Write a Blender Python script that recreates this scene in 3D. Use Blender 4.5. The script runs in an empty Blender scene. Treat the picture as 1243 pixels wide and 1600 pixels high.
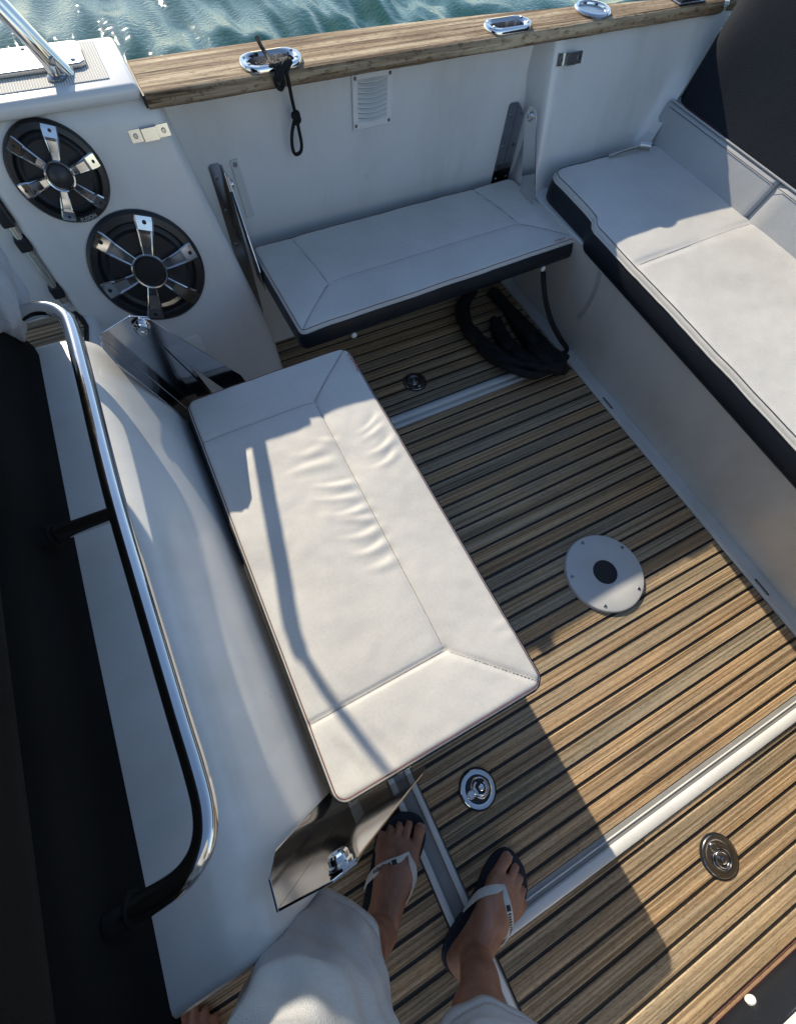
import bpy, bmesh, math, random, mathutils, mathutils.kdtree, mathutils.noise
from mathutils import Vector, Matrix
random.seed(7)
S = bpy.context.scene
COL = S.collection
V = Vector

# ------------------------------------------------------------------ camera
RW = [[0.89004688, -0.45209215, 0.05855974], [-0.39283973, -0.82580618, -0.40462465], [0.23128662, 0.33713031, -0.91260597]]
FPX, CX, CY, H = 662.99, 621.5, 800.0, 1.30
cd = bpy.data.cameras.new('camera'); cam = bpy.data.objects.new('camera', cd); COL.objects.link(cam)
cd.sensor_fit = 'VERTICAL'; cd.sensor_height = 36.0; cd.lens = FPX / 1600 * 36.0
cd.clip_start = 0.02; cd.clip_end = 5000
cam.matrix_world = Matrix(((RW[0][0], -RW[1][0], -RW[2][0], 0), (RW[0][1], -RW[1][1], -RW[2][1], 0),
                           (RW[0][2], -RW[1][2], -RW[2][2], H), (0, 0, 0, 1)))
S.camera = cam

# ------------------------------------------------------------------ sky, sun, exposure
SUN = V((-0.174, 1.731, 1.0)).normalized()
w = bpy.data.worlds.new('World'); S.world = w; w.use_nodes = True
wn = w.node_tree.nodes; wl = w.node_tree.links
sky = wn.new('ShaderNodeTexSky'); sky.sky_type = 'NISHITA'; sky.sun_disc = False
sky.sun_elevation = math.asin(SUN.z); sky.sun_rotation = math.atan2(SUN.x, SUN.y)
sky.air_density = 1.0; sky.dust_density = 0.2; sky.ozone_density = 1.1
wl.new(sky.outputs[0], wn['Background'].inputs[0]); wn['Background'].inputs[1].default_value = 0.15
ld = bpy.data.lights.new('sun', 'SUN'); ld.energy = 4.8; ld.angle = math.radians(0.53); ld.color = (1.0, 0.875, 0.68)
sun = bpy.data.objects.new('sun', ld); COL.objects.link(sun)
sun.rotation_euler = (-SUN).to_track_quat('-Z', 'Y').to_euler(); sun.location = SUN * 8
S.view_settings.view_transform = 'Standard'; S.view_settings.look = 'None'
S.view_settings.exposure = 0.38; S.view_settings.gamma = 1.0
S.render.resolution_x, S.render.resolution_y = 795, 1024

# ------------------------------------------------------------------ pixel -> point on a known plane
def ray(px):
    a = ((px[0] - CX) / FPX, (px[1] - CY) / FPX, 1.0)
    return V([sum(RW[i][j] * a[i] for i in range(3)) for j in range(3)])
def PZ(x, y, z):
    d = ray((x, y)); return V((0, 0, H)) + d * ((z - H) / d.z)
def PX(x, y, X):
    d = ray((x, y)); return V((0, 0, H)) + d * (X / d.x)
def PY(x, y, Y):
    d = ray((x, y)); return V((0, 0, H)) + d * (Y / d.y)
def PP(x, y, p0, n):
    d = ray((x, y)); o = V((0, 0, H)); return o + d * ((V(p0) - o).dot(n) / d.dot(n))

# ------------------------------------------------------------------ materials
MATS = {}
def new_mat(name):
    m = bpy.data.materials.new(name); m.use_nodes = True; MATS[name] = m
    return m, m.node_tree.nodes, m.node_tree.links, m.node_tree.nodes['Principled BSDF']
def ramp(n, stops):
    r = n.new('ShaderNodeValToRGB'); e = r.color_ramp.elements
    while len(e) < len(stops): e.new(0.5)
    for i, (p, c) in enumerate(stops):
        e[i].position = p; e[i].color = (*c, 1)
    return r
def noise(n, l, vec, scale, detail=4, rough=0.55):
    t = n.new('ShaderNodeTexNoise'); t.inputs['Scale'].default_value = scale
    t.inputs['Detail'].default_value = detail; t.inputs['Roughness'].default_value = rough
    if vec is not None: l.new(vec, t.inputs['Vector'])
    return t
def coords(n, l, scale=(1, 1, 1), kind='Object', rnd=False):
    tc = n.new('ShaderNodeTexCoord'); mp = n.new('ShaderNodeMapping')
    mp.inputs['Scale'].default_value = scale
    l.new(tc.outputs[kind], mp.inputs['Vector'])
    if rnd:
        oi = n.new('ShaderNodeObjectInfo'); mu = n.new('ShaderNodeMath'); mu.operation = 'MULTIPLY'; mu.inputs[1].default_value = 37.0
        l.new(oi.outputs['Random'], mu.inputs[0]); l.new(mu.outputs[0], mp.inputs['Location'])
    return mp.outputs[0]
def bump(n, l, h, b, strength=0.3, dist=0.002, prev=None):
    u = n.new('ShaderNodeBump'); u.inputs['Strength'].default_value = strength; u.inputs['Distance'].default_value = dist
    l.new(h, u.inputs['Height'])
    if prev is not None: l.new(prev, u.inputs['Normal'])
    l.new(u.outputs[0], b.inputs['Normal']); return u.outputs[0]
def simple(name, col, rough=0.5, metal=0.0, var=0.06, vscale=6.0, bscale=0, bstr=0.15, bdist=0.001, coat=0.0, spec=0.5, rvar=0.0, kind='Object'):
    m, n, l, b = new_mat(name)
    v = coords(n, l, kind=kind)
    t = noise(n, l, v, vscale, 5)
    r = ramp(n, [(0.3, tuple(c * (1 - var) for c in col)), (0.7, tuple(min(1, c * (1 + var)) for c in col))])
    l.new(t.outputs[0], r.inputs[0]); l.new(r.outputs[0], b.inputs['Base Color'])
    b.inputs['Roughness'].default_value = rough; b.inputs['Metallic'].default_value = metal
    b.inputs['Coat Weight'].default_value = coat; b.inputs['Coat Roughness'].default_value = 0.15
    b.inputs['Specular IOR Level'].default_value = spec
    if rvar:
        t3 = noise(n, l, v, vscale * 3, 6); mr = n.new('ShaderNodeMapRange')
        mr.inputs[3].default_value = max(0.0, rough - rvar); mr.inputs[4].default_value = rough + rvar
        l.new(t3.outputs[0], mr.inputs[0]); l.new(mr.outputs[0], b.inputs['Roughness'])
    if bscale:
        t2 = noise(n, l, v, bscale, 3); bump(n, l, t2.outputs[0], b, bstr, bdist)
    return m

simple('gelcoat', (0.68, 0.685, 0.67), 0.30, var=0.045, vscale=3, bscale=9, bstr=0.02, bdist=0.003, coat=0.4, rvar=0.06)
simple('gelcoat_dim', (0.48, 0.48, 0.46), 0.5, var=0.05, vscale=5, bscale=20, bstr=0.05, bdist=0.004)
simple('steel', (0.68, 0.68, 0.68), 0.10, 1.0, var=0.05, vscale=20, rvar=0.05, bscale=60, bstr=0.03, bdist=0.0004)
simple('steel_satin', (0.66, 0.64, 0.60), 0.24, 1.0, var=0.04, vscale=12, rvar=0.04)
simple('steel_smoke_reflect', (0.52, 0.52, 0.53), 0.12, 1.0, var=0.1, vscale=14, rvar=0.05, bscale=30, bstr=0.04, bdist=0.0006)  # bracket steel darkened to stand for dark reflections; also smoked spokes
simple('steel_dark', (0.35, 0.35, 0.36), 0.2, 1.0, var=0.1, vscale=30, rvar=0.08)
simple('black_plastic', (0.014, 0.015, 0.017), 0.38, var=0.2, vscale=20, rvar=0.1)
simple('black_rubber', (0.012, 0.012, 0.012), 0.75, var=0.3, vscale=60)
simple('caulk', (0.012, 0.012, 0.012), 0.6, var=0.3, vscale=40)
simple('cone_black', (0.008, 0.009, 0.012), 0.45, var=0.2, vscale=15)
simple('gutter_shade', (0.25, 0.25, 0.24), 0.55, var=0.12, vscale=15)  # recess shade put into the colour of the shallow gutters
simple('board_gap_shade', (0.035, 0.034, 0.033), 0.7, var=0.2, vscale=20)  # dark colour stands for the shaded gap behind the near seat
simple('plate_grey', (0.50, 0.505, 0.50), 0.36, var=0.05, vscale=12, rvar=0.08, bscale=300, bstr=0.05, bdist=0.0004)
simple('dome_highlight', (0.035, 0.036, 0.038), 0.42, var=0.15, vscale=20)  # dome lifted towards grey in place of a soft highlight
simple('white_plastic', (0.72, 0.72, 0.70), 0.42, var=0.04, vscale=15)
simple('grey_plastic', (0.44, 0.46, 0.48), 0.45, var=0.05, vscale=25, bscale=250, bstr=0.08, bdist=0.0005)
simple('clear_strip', (0.55, 0.56, 0.54), 0.2, var=0.05, coat=0.5)
simple('snap_white', (0.8, 0.79, 0.74), 0.35, var=0.03)
simple('thread_red', (0.13, 0.040, 0.036), 0.8, var=0.5, vscale=260)
simple('thread_pink', (0.50, 0.20, 0.17), 0.8, var=0.3, vscale=200)
simple('thread_grey', (0.26, 0.25, 0.235), 0.8, var=0.5, vscale=260)
simple('thread_dark', (0.05, 0.045, 0.05), 0.8, var=0.5, vscale=260)
simple('thread_white', (0.55, 0.55, 0.52), 0.8, var=0.3, vscale=260)
simple('strap_white', (0.62, 0.62, 0.58), 0.5, var=0.06, vscale=60)
simple('sole_navy', (0.012, 0.016, 0.028), 0.7, var=0.2, vscale=60, bscale=300, bstr=0.3)
simple('strap_print', (0.016, 0.016, 0.018), 0.5, var=0.2, vscale=80)
simple('toenail', (0.50, 0.33, 0.27), 0.35, var=0.08, vscale=60)
simple('web_black', (0.005, 0.005, 0.0055), 0.85, var=0.4, vscale=120, bscale=400, bstr=0.3)
simple('hull_paint', (0.09, 0.11, 0.13), 0.3, var=0.03, coat=0.3)

gm = MATS['gelcoat'].node_tree; gn, gl = gm.nodes, gm.links; gb = gn['Principled BSDF']
src = gb.inputs['Base Color'].links[0].from_socket
gt = noise(gn, gl, coords(gn, gl, (5, 5, 1.3)), 1.0, 7, 0.7); gr = ramp(gn, [(0.34, (0.86, 0.85, 0.82)), (0.55, (1, 1, 1))]); gl.new(gt.outputs[0], gr.inputs[0])
gmx = gn.new('ShaderNodeMix'); gmx.data_type = 'RGBA'; gmx.blend_type = 'MULTIPLY'; gmx.inputs[0].default_value = 0.8
gl.new(src, gmx.inputs[6]); gl.new(gr.outputs[0], gmx.inputs[7]); gl.new(gmx.outputs[2], gb.inputs['Base Color'])
def vinyl(name, col, weave=620.0, rough=0.55, bstr=0.25, dirt=0.12, spec=0.4):
    m, n, l, b = new_mat(name)
    v = coords(n, l)
    t = noise(n, l, v, 5, 6); r = ramp(n, [(0.3, tuple(c * (1 - dirt) for c in col)), (0.62, col)])
    t1 = noise(n, l, v, 160, 2); mx = n.new('ShaderNodeMix'); mx.data_type = 'RGBA'; mx.blend_type = 'MULTIPLY'; mx.inputs[0].default_value = 0.22
    r1 = ramp(n, [(0.35, (0.78, 0.77, 0.74)), (0.65, (1, 1, 1))])
    l.new(t.outputs[0], r.inputs[0]); l.new(t1.outputs[0], r1.inputs[0]); l.new(r.outputs[0], mx.inputs[6]); l.new(r1.outputs[0], mx.inputs[7])
    l.new(mx.outputs[2], b.inputs['Base Color'])
    b.inputs['Roughness'].default_value = rough; b.inputs['Specular IOR Level'].default_value = spec
    vo = n.new('ShaderNodeTexVoronoi'); vo.inputs['Scale'].default_value = weave; l.new(v, vo.inputs['Vector'])
    bp = bump(n, l, vo.outputs['Distance'], b, bstr, 0.0008)
    t2 = noise(n, l, v, 9, 3); bump(n, l, t2.outputs[0], b, 0.25, 0.006, bp)
    return m
vinyl('vinyl_white', (0.62, 0.61, 0.58))
vinyl('vinyl_grey', (0.42, 0.43, 0.44))
vinyl('vinyl_navy', (0.012, 0.016, 0.024), rough=0.42, bstr=0.3, dirt=0.3)
vinyl('canvas_dark', (0.017, 0.021, 0.029), weave=420, rough=0.85, bstr=0.5, dirt=0.25, spec=0.15)
vinyl('helm_black', (0.0085, 0.0080, 0.0078), weave=420, rough=0.85, bstr=0.4, dirt=0.3, spec=0.12)
vinyl('shorts_cloth', (0.50, 0.51, 0.52), weave=700, rough=0.85, bstr=0.8, dirt=0.16)
vinyl('towel_cloth', (0.46, 0.48, 0.52), weave=260, rough=0.95, bstr=1.0, dirt=0.3)

def mulmix(n, l, a_, b_, f_=1.0):
    mx = n.new('ShaderNodeMix'); mx.data_type = 'RGBA'; mx.blend_type = 'MULTIPLY'
    if isinstance(f_, float): mx.inputs[0].default_value = f_
    else: l.new(f_, mx.inputs[0])
    l.new(a_, mx.inputs[6]); l.new(b_, mx.inputs[7]); return mx.outputs[2]
def layer(n, l, scale, stops, detail=2, rough=0.5, rnd=True, dist=0.0):
    t = noise(n, l, coords(n, l, scale, rnd=rnd), 1.0, detail, rough); t.inputs['Distortion'].default_value = dist
    r = ramp(n, stops); l.new(t.outputs[0], r.inputs[0]); return r.outputs[0], t.outputs[0]
W1 = (1, 1, 1)
# scrubbed deck planks: long grain lines, pores, greyed patches, each plank its own tone
m, n, l, b = new_mat('teak_deck')
grain, gh = layer(n, l, (0.9, 190, 40), [(0.34, (0.220, 0.158, 0.098)), (0.5, (0.385, 0.292, 0.190)), (0.64, (0.545, 0.432, 0.298))], 2, 0.6, dist=0.25)
fine, fh = layer(n, l, (2.2, 520, 60), [(0.40, (0.62, 0.58, 0.54)), (0.50, W1)], 1, 0.5)
pores, ph_ = layer(n, l, (70, 480, 60), [(0.36, (0.42, 0.37, 0.33)), (0.46, W1)], 2, 0.6)
grey, _ = layer(n, l, (4.5, 26, 5), [(0.36, (0.80, 0.83, 0.86)), (0.62, (1.06, 1.01, 0.95))], 5, 0.62)
oi = n.new('ShaderNodeObjectInfo')
r4 = ramp(n, [(0.0, (0.76, 0.82, 0.86)), (0.22, (1.12, 0.99, 0.84)), (0.45, (0.86, 0.90, 0.93)), (0.7, (1.18, 1.09, 0.96)), (1.0, (0.92, 0.89, 0.86))]); l.new(oi.outputs['Random'], r4.inputs[0])
out = mulmix(n, l, mulmix(n, l, mulmix(n, l, mulmix(n, l, grain, fine, 0.7), pores, 0.55), grey), r4.outputs[0])
l.new(out, b.inputs['Base Color']); b.inputs['Roughness'].default_value = 0.72; b.inputs['Specular IOR Level'].default_value = 0.3
bp = bump(n, l, gh, b, 0.5, 0.0012); bump(n, l, ph_, b, 0.3, 0.0008, bp)
# weathered cap board: bleached wood with dark checks and flecks
m, n, l, b = new_mat('teak_cap')
base, bh = layer(n, l, (1.6, 45, 45), [(0.30, (0.15, 0.098, 0.062)), (0.47, (0.31, 0.235, 0.152)), (0.62, (0.57, 0.475, 0.33))], 4, 0.65, False, 0.3)
chk, ch = layer(n, l, (2.6, 150, 110), [(0.335, (0.10, 0.062, 0.04)), (0.40, (0.75, 0.70, 0.65)), (0.46, W1)], 3, 0.6, False)
flk, _ = layer(n, l, (48, 190, 120), [(0.36, (0.34, 0.27, 0.21)), (0.46, W1)], 3, 0.65, False)
brn, _ = layer(n, l, (3, 9, 10), [(0.36, (0.66, 0.58, 0.52)), (0.60, W1)], 5, 0.65, False)
l.new(mulmix(n, l, mulmix(n, l, mulmix(n, l, base, chk), flk, 0.7), brn), b.inputs['Base Color']); b.inputs['Roughness'].default_value = 0.8; b.inputs['Specular IOR Level'].default_value = 0.25
bp = bump(n, l, bh, b, 0.6, 0.002); bump(n, l, ch, b, 0.7, 0.002, bp)

m, n, l, b = new_mat('nonskid')
v = coords(n, l); wv = n.new('ShaderNodeTexWave'); wv.bands_direction = 'X'; wv.inputs['Scale'].default_value = 60.0
l.new(v, wv.inputs['Vector']); bump(n, l, wv.outputs[0], b, 0.9, 0.0022)
rr = ramp(n, [(0.2, (0.50, 0.50, 0.48)), (0.7, (0.72, 0.72, 0.69))]); l.new(wv.outputs[0], rr.inputs[0]); l.new(rr.outputs[0], b.inputs['Base Color'])
b.inputs['Roughness'].default_value = 0.55

m, n, l, b = new_mat('skin')
v = coords(n, l); t = noise(n, l, v, 28, 6)
r = ramp(n, [(0.3, (0.30, 0.145, 0.088)), (0.7, (0.44, 0.235, 0.155))]); l.new(t.outputs[0], r.inputs[0]); l.new(r.outputs[0], b.inputs['Base Color'])
b.inputs['Roughness'].default_value = 0.5; b.inputs['Subsurface Weight'].default_value = 0.12; b.inputs['Subsurface Radius'].default_value = (0.012, 0.004, 0.002)
t2 = noise(n, l, v, 160, 4); bp_ = bump(n, l, t2.outputs[0], b, 0.3, 0.0012)
t3 = noise(n, l, v, 45, 5, 0.7); bump(n, l, t3.outputs[0], b, 0.35, 0.004, bp_)
t4 = noise(n, l, v, 11, 4); r4 = ramp(n, [(0.35, (0.78, 0.68, 0.64)), (0.62, (1.08, 1.04, 1.0))]); l.new(t4.outputs[0], r4.inputs[0])
mx = n.new('ShaderNodeMix'); mx.data_type = 'RGBA'; mx.blend_type = 'MULTIPLY'; mx.inputs[0].default_value = 0.9
l.new(r.outputs[0], mx.inputs[6]); l.new(r4.outputs[0], mx.inputs[7]); l.new(mx.outputs[2], b.inputs['Base Color'])

m, n, l, b = new_mat('sea')
b.inputs['Base Color'].default_value = (0.011, 0.072, 0.060, 1); b.inputs['Roughness'].default_value = 0.03; b.inputs['IOR'].default_value = 1.333; b.inputs['Specular IOR Level'].default_value = 0.36
v = coords(n, l, (1, 1.5, 1)); t = noise(n, l, v, 26, 3, 0.5); bump(n, l, t.outputs[0], b, 0.35, 0.010)

m, n, l, b = new_mat('rope_fleck')
v = coords(n, l); vo = n.new('ShaderNodeTexVoronoi'); vo.inputs['Scale'].default_value = 420; l.new(v, vo.inputs['Vector'])
r = ramp(n, [(0.0, (0.012, 0.012, 0.013)), (0.86, (0.014, 0.014, 0.015)), (0.95, (0.30, 0.28, 0.24))]); l.new(vo.outputs['Color'], r.inputs[0]); l.new(r.outputs[0], b.inputs['Base Color'])
b.inputs['Roughness'].default_value = 0.8; bump(n, l, vo.outputs['Distance'], b, 0.6, 0.001)

# ------------------------------------------------------------------ helpers
def tag(o, label=None, cat=None, group=None, kind=None):
    if label: o['label'] = label
    if cat: o['category'] = cat
    if group: o['group'] = group
    if kind: o['kind'] = kind
    return o
def link(name, me, mat, parent=None, smooth=False):
    o = bpy.data.objects.new(name, me); COL.objects.link(o)
    if mat: me.materials.append(MATS[mat])
    if smooth:
        for p in me.polygons: p.use_smooth = True
    if parent: o.parent = parent; o.matrix_parent_inverse = parent.matrix_world.inverted()
    return o
def thing(name, loc, label, cat, group=None):
    o = bpy.data.objects.new(name, None); COL.objects.link(o); o.empty_display_size = 0.05
    o.matrix_world = Matrix.Translation(V(loc))
    return tag(o, label, cat, group)
def mobj(name, vs, fs, mat, parent=None, smooth=False, sharp=None):
    me = bpy.data.meshes.new(name); me.from_pydata([tuple(x) for x in vs], [], fs); me.update()
    bm = bmesh.new(); bm.from_mesh(me); bmesh.ops.recalc_face_normals(bm, faces=bm.faces); bm.to_mesh(me); bm.free()
    if smooth and sharp: me.set_sharp_from_angle(angle=math.radians(sharp))
    return link(name, me, mat, parent, smooth)
def bm_obj(name, bm, mat, parent=None, smooth=False, sharp=None):
    bmesh.ops.recalc_face_normals(bm, faces=bm.faces)
    me = bpy.data.meshes.new(name); bm.to_mesh(me); bm.free()
    o = link(name, me, mat, parent, smooth)
    if smooth and sharp: me.set_sharp_from_angle(angle=math.radians(sharp))
    return o
def box(name, lo, hi, mat, parent=None, bev=0.0, seg=1):
    bm = bmesh.new(); bmesh.ops.create_cube(bm, size=1)
    lo, hi = V(lo), V(hi)
    for v_ in bm.verts: v_.co = V(((lo.x + hi.x) / 2 + v_.co.x * (hi.x - lo.x), (lo.y + hi.y) / 2 + v_.co.y * (hi.y - lo.y), (lo.z + hi.z) / 2 + v_.co.z * (hi.z - lo.z)))
    if bev: bmesh.ops.bevel(bm, geom=bm.edges[:] , offset=bev, segments=seg, affect='EDGES', profile=0.5)
    return bm_obj(name, bm, mat, parent, smooth=bev > 0 and seg > 1, sharp=35)
def prism(name, poly, thick, mat, parent=None, bev=0.0, seg=1):
    bm = bmesh.new(); t = V(thick)
    a = [bm.verts.new(V(p)) for p in poly]; c = [bm.verts.new(V(p) + t) for p in poly]
    k = len(poly); bm.faces.new(a); bm.faces.new(c[::-1])
    for i in range(k): bm.faces.new((a[i], a[(i + 1) % k], c[(i + 1) % k], c[i]))
    bmesh.ops.recalc_face_normals(bm, faces=bm.faces)
    if bev: bmesh.ops.bevel(bm, geom=bm.edges[:], offset=bev, segments=seg, affect='EDGES', profile=0.5, clamp_overlap=True)
    return bm_obj(name, bm, mat, parent)
def catmull(pts, per=8, closed=False):
    P = [V(p) for p in pts]; out = []; k = len(P)
    for i in range(k if closed else k - 1):
        g = lambda j: P[j % k] if closed else P[min(max(j, 0), k - 1)]
        p0, p1, p2, p3 = g(i - 1), g(i), g(i + 1), g(i + 2)
        for s in range(per):
            t = s / per
            out.append(0.5 * ((2 * p1) + (p2 - p0) * t + (2 * p0 - 5 * p1 + 4 * p2 - p3) * t * t + (3 * p1 - p0 - 3 * p2 + p3) * t ** 3))
    if not closed: out.append(P[-1])
    return out
def tube_data(pts, rad, nseg=10, closed=False, flat=None):
    k = len(pts); vs = []; fs = []
    if not callable(rad): r0 = rad; rad = lambda t: r0
    tan = lambda i: ((pts[(i + 1) % k] - pts[(i - 1) % k]) if closed else (pts[min(i + 1, k - 1)] - pts[max(i - 1, 0)])).normalized()
    up = V((0, 0, 1)) if abs(tan(0).z) < 0.9 else V((0, 1, 0))
    u = (up - tan(0) * up.dot(tan(0))).normalized()
    for i in range(k):
        t = tan(i); u = (u - t * u.dot(t)).normalized(); q = t.cross(u); r = rad(i / max(1, k - 1))
        for s in range(nseg):
            a = 2 * math.pi * s / nseg; fa = flat if flat else 1.0
            vs.append(pts[i] + u * (math.cos(a) * r * fa) + q * (math.sin(a) * r))
    for i in range(k if closed else k - 1):
        for s in range(nseg):
            j = (i + 1) % k
            fs.append((i * nseg + s, i * nseg + (s + 1) % nseg, j * nseg + (s + 1) % nseg, j * nseg + s))
    if not closed:
        fs.append(tuple(range(nseg))[::-1]); fs.append(tuple(range((k - 1) * nseg, k * nseg)))
    return vs, fs
def tube(name, pts, rad, mat, parent=None, nseg=10, per=8, closed=False, flat=None, smooth_path=True):
    P = catmull(pts, per, closed) if smooth_path else [V(p) for p in pts]
    vs, fs = tube_data(P, rad, nseg, closed, flat)
    return mobj(name, vs, fs, mat, parent, smooth=True, sharp=60)
def frame(nrm, up=(0, 0, 1)):
    nrm = V(nrm).normalized(); u = V(up); u = (u - nrm * u.dot(nrm))
    if u.length < 1e-4: u = V((0, 1, 0)) - nrm * nrm.y
    u.normalize(); return u.cross(nrm), u, nrm          # right, up, normal
def lathe(name, prof, c, nrm, mat, parent=None, nseg=40, up=(0, 0, 1), sharp=35):
    ex, ey, ez = frame(nrm, up); c = V(c); vs = []; fs = []; k = len(prof)
    for r, h in prof:
        for s in range(nseg):
            a = 2 * math.pi * s / nseg
            vs.append(c + ex * (math.cos(a) * r) + ey * (math.sin(a) * r) + ez * h)
    for i in range(k - 1):
        for s in range(nseg):
            fs.append((i * nseg + s, i * nseg + (s + 1) % nseg, (i + 1) * nseg + (s + 1) % nseg, (i + 1) * nseg + s))
    if prof[0][0] > 1e-5: fs.append(tuple(range(nseg))[::-1])
    if prof[-1][0] > 1e-5: fs.append(tuple(range((k - 1) * nseg, k * nseg)))
    me = bpy.data.meshes.new(name); me.from_pydata([tuple(x) for x in vs], [], fs)
    bm = bmesh.new(); bm.from_mesh(me); bmesh.ops.remove_doubles(bm, verts=bm.verts, dist=1e-6)
    bpy.data.meshes.remove(me)
    return bm_obj(name, bm, mat, parent, smooth=True, sharp=sharp)
def surf(name, fn, nu, nv, mat, parent=None, thick=None, smooth=True, sharp=40):
    vs = [V(fn(i / nu, j / nv)) for j in range(nv + 1) for i in range(nu + 1)]
    fs = [(j * (nu + 1) + i, j * (nu + 1) + i + 1, (j + 1) * (nu + 1) + i + 1, (j + 1) * (nu + 1) + i) for j in range(nv) for i in range(nu)]
    if thick is not None:
        t = V(thick); k = len(vs); vs += [p + t for p in vs]; fs += [tuple(x + k for x in f[::-1]) for f in fs]
        W = nu + 1
        loop = [i for i in range(nu + 1)] + [j * W + nu for j in range(1, nv + 1)] + [nv * W + i for i in range(nu - 1, -1, -1)] + [j * W for j in range(nv - 1, 0, -1)]
        for a in range(len(loop)):
            p, q = loop[a], loop[(a + 1) % len(loop)]; fs.append((q, p, p + k, q + k))
    return mobj(name, vs, fs, mat, parent, smooth, sharp)
def screw(c, nrm, r, parent, mat='steel_dark', name='screw'):
    o = lathe(name, [(0, 0.0), (r, 0.0), (r, r * 0.25), (r * 0.75, r * 0.5), (r * 0.35, r * 0.5), (r * 0.3, r * 0.2), (0, r * 0.2)], c, nrm, mat, parent, nseg=14)
    return o
def smooth01(t):
    t = min(1, max(0, t)); return t * t * (3 - 2 * t)
def text_mesh(name, body, size, mat, parent, origin, ex, ey, bold=False):
    cu = bpy.data.curves.new(name, 'FONT'); cu.body = body; cu.size = size; cu.align_x = 'CENTER'; cu.align_y = 'CENTER'; cu.extrude = 0.0002
    cu.offset = 0.0003 if bold else 0
    ob = bpy.data.objects.new(name, cu); COL.objects.link(ob)
    me = bpy.data.meshes.new_from_object(ob.evaluated_get(bpy.context.evaluated_depsgraph_get()))
    bpy.data.objects.remove(ob)
    ex, ey = V(ex).normalized(), V(ey).normalized(); ez = ex.cross(ey)
    for v_ in me.vertices: v_.co = V(origin) + ex * v_.co.x + ey * v_.co.y + ez * v_.co.z
    me.materials.clear()
    return link(name, me, mat, parent)

# ------------------------------------------------------------------ sea
def sea_height(x, y):
    h = 0.0
    for (dx, dy, L, A, ph) in WAVES:
        k = 2 * math.pi / L; s = math.sin((x * dx + y * dy) * k + ph)
        h += 1.55 * A * (s + 0.22 * math.cos(2 * ((x * dx + y * dy) * k + ph)))
    return h
WAVES = []
rg = random.Random(3)
for L, A in [(2.4, .012), (1.5, .011), (1.0, .010), (.7, .0088), (.5, .0082), (.38, .0076), (.30, .0066), (.24, .0056), (.19, .0046), (.15, .0038), (.12, .0029), (.095, .0021), (.075, .0014)]:
    a = math.radians(95 + rg.uniform(-75, 75)); WAVES.append((math.cos(a), math.sin(a), L, A, rg.uniform(0, 6.28)))
def spread(lo, hi, d0, grow, far):
    r = []; x = lo
    while x < hi: r.append(x); x += d0
    r.append(hi); d = d0
    x = hi
    while x < far: d *= grow; x += d; r.append(x)
    d = d0; x = lo; left = []
    while x > -far: d *= grow; x -= d; left.append(x)
    return left[::-1] + r
gx = spread(-1.7, 3.0, 0.0125, 1.3, 2500); gy = spread(1.9, 4.4, 0.0125, 1.3, 2500)
vs = [(x, y, -0.42 + (sea_height(x, y) if -5 < x < 7 and 0 < y < 9 else 0.0)) for y in gy for x in gx]
W_ = len(gx)
fs = [(j * W_ + i, j * W_ + i + 1, (j + 1) * W_ + i + 1, (j + 1) * W_ + i) for j in range(len(gy) - 1) for i in range(W_ - 1)]
tag(mobj('water', vs, fs, 'sea', smooth=True), 'choppy teal sea with sun glitter outside the boat', kind='structure')

# ------------------------------------------------------------------ cockpit floor with planks
floor = box('floor', (-1.3, -1.5, -0.05), (1.6, 1.5, -0.0035), 'caulk')
tag(floor, 'teak planked cockpit floor with black caulk lines', kind='structure')
SEAM0, PITCH, GAP = 0.01686, 0.045796, 0.0084
PK = {}
def planks(x0, x1, y0, y1, off=SEAM0):
    k = math.ceil((y0 - off) / PITCH) - 1
    while True:
        a = off + k * PITCH + GAP / 2; b = off + (k + 1) * PITCH - GAP / 2; k += 1
        if a > y1: break
        a, b = max(a, y0), min(b, y1)
        if b - a < 0.006: continue
        key = (round(x1 - x0, 4), round(b - a, 4))
        if key not in PK:
            bm = bmesh.new(); bmesh.ops.create_cube(bm, size=1)
            for v_ in bm.verts: v_.co = V((v_.co.x * key[0], v_.co.y * key[1], v_.co.z * 0.012))
            top = [e for e in bm.edges if all(v_.co.z > 0 for v_ in e.verts)]
            bmesh.ops.bevel(bm, geom=top, offset=0.0012, segments=1, affect='EDGES')
            me = bpy.data.meshes.new('plank'); bm.to_mesh(me); bm.free(); me.materials.append(MATS['teak_deck']); PK[key] = me
        o = bpy.data.objects.new('plank', PK[key]); COL.objects.link(o); o.parent = floor
        o.location = ((x0 + x1) / 2, (a + b) / 2, -0.006 + random.uniform(-0.0004, 0.0002))
planks(0.024, 1.262, -0.556, 0.777)
planks(0.024, 1.262, 0.838, 1.40, off=0.838)
planks(0.027, 1.34, -1.36, -0.6245, off=-0.6245)
xa_, xb_ = PZ(1003, 1310, 0).x, PZ(1170, 1187, 0).x
for u0, u1 in ((0.027, xa_ - 0.0008), (xa_ + 0.0008, xb_ - 0.0008), (xb_ + 0.0008, 1.34)): planks(u0, u1, -0.6225, -0.6100, off=-0.6245)
planks(-1.25, -0.048, -1.36, 1.2, off=0.009)
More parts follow.
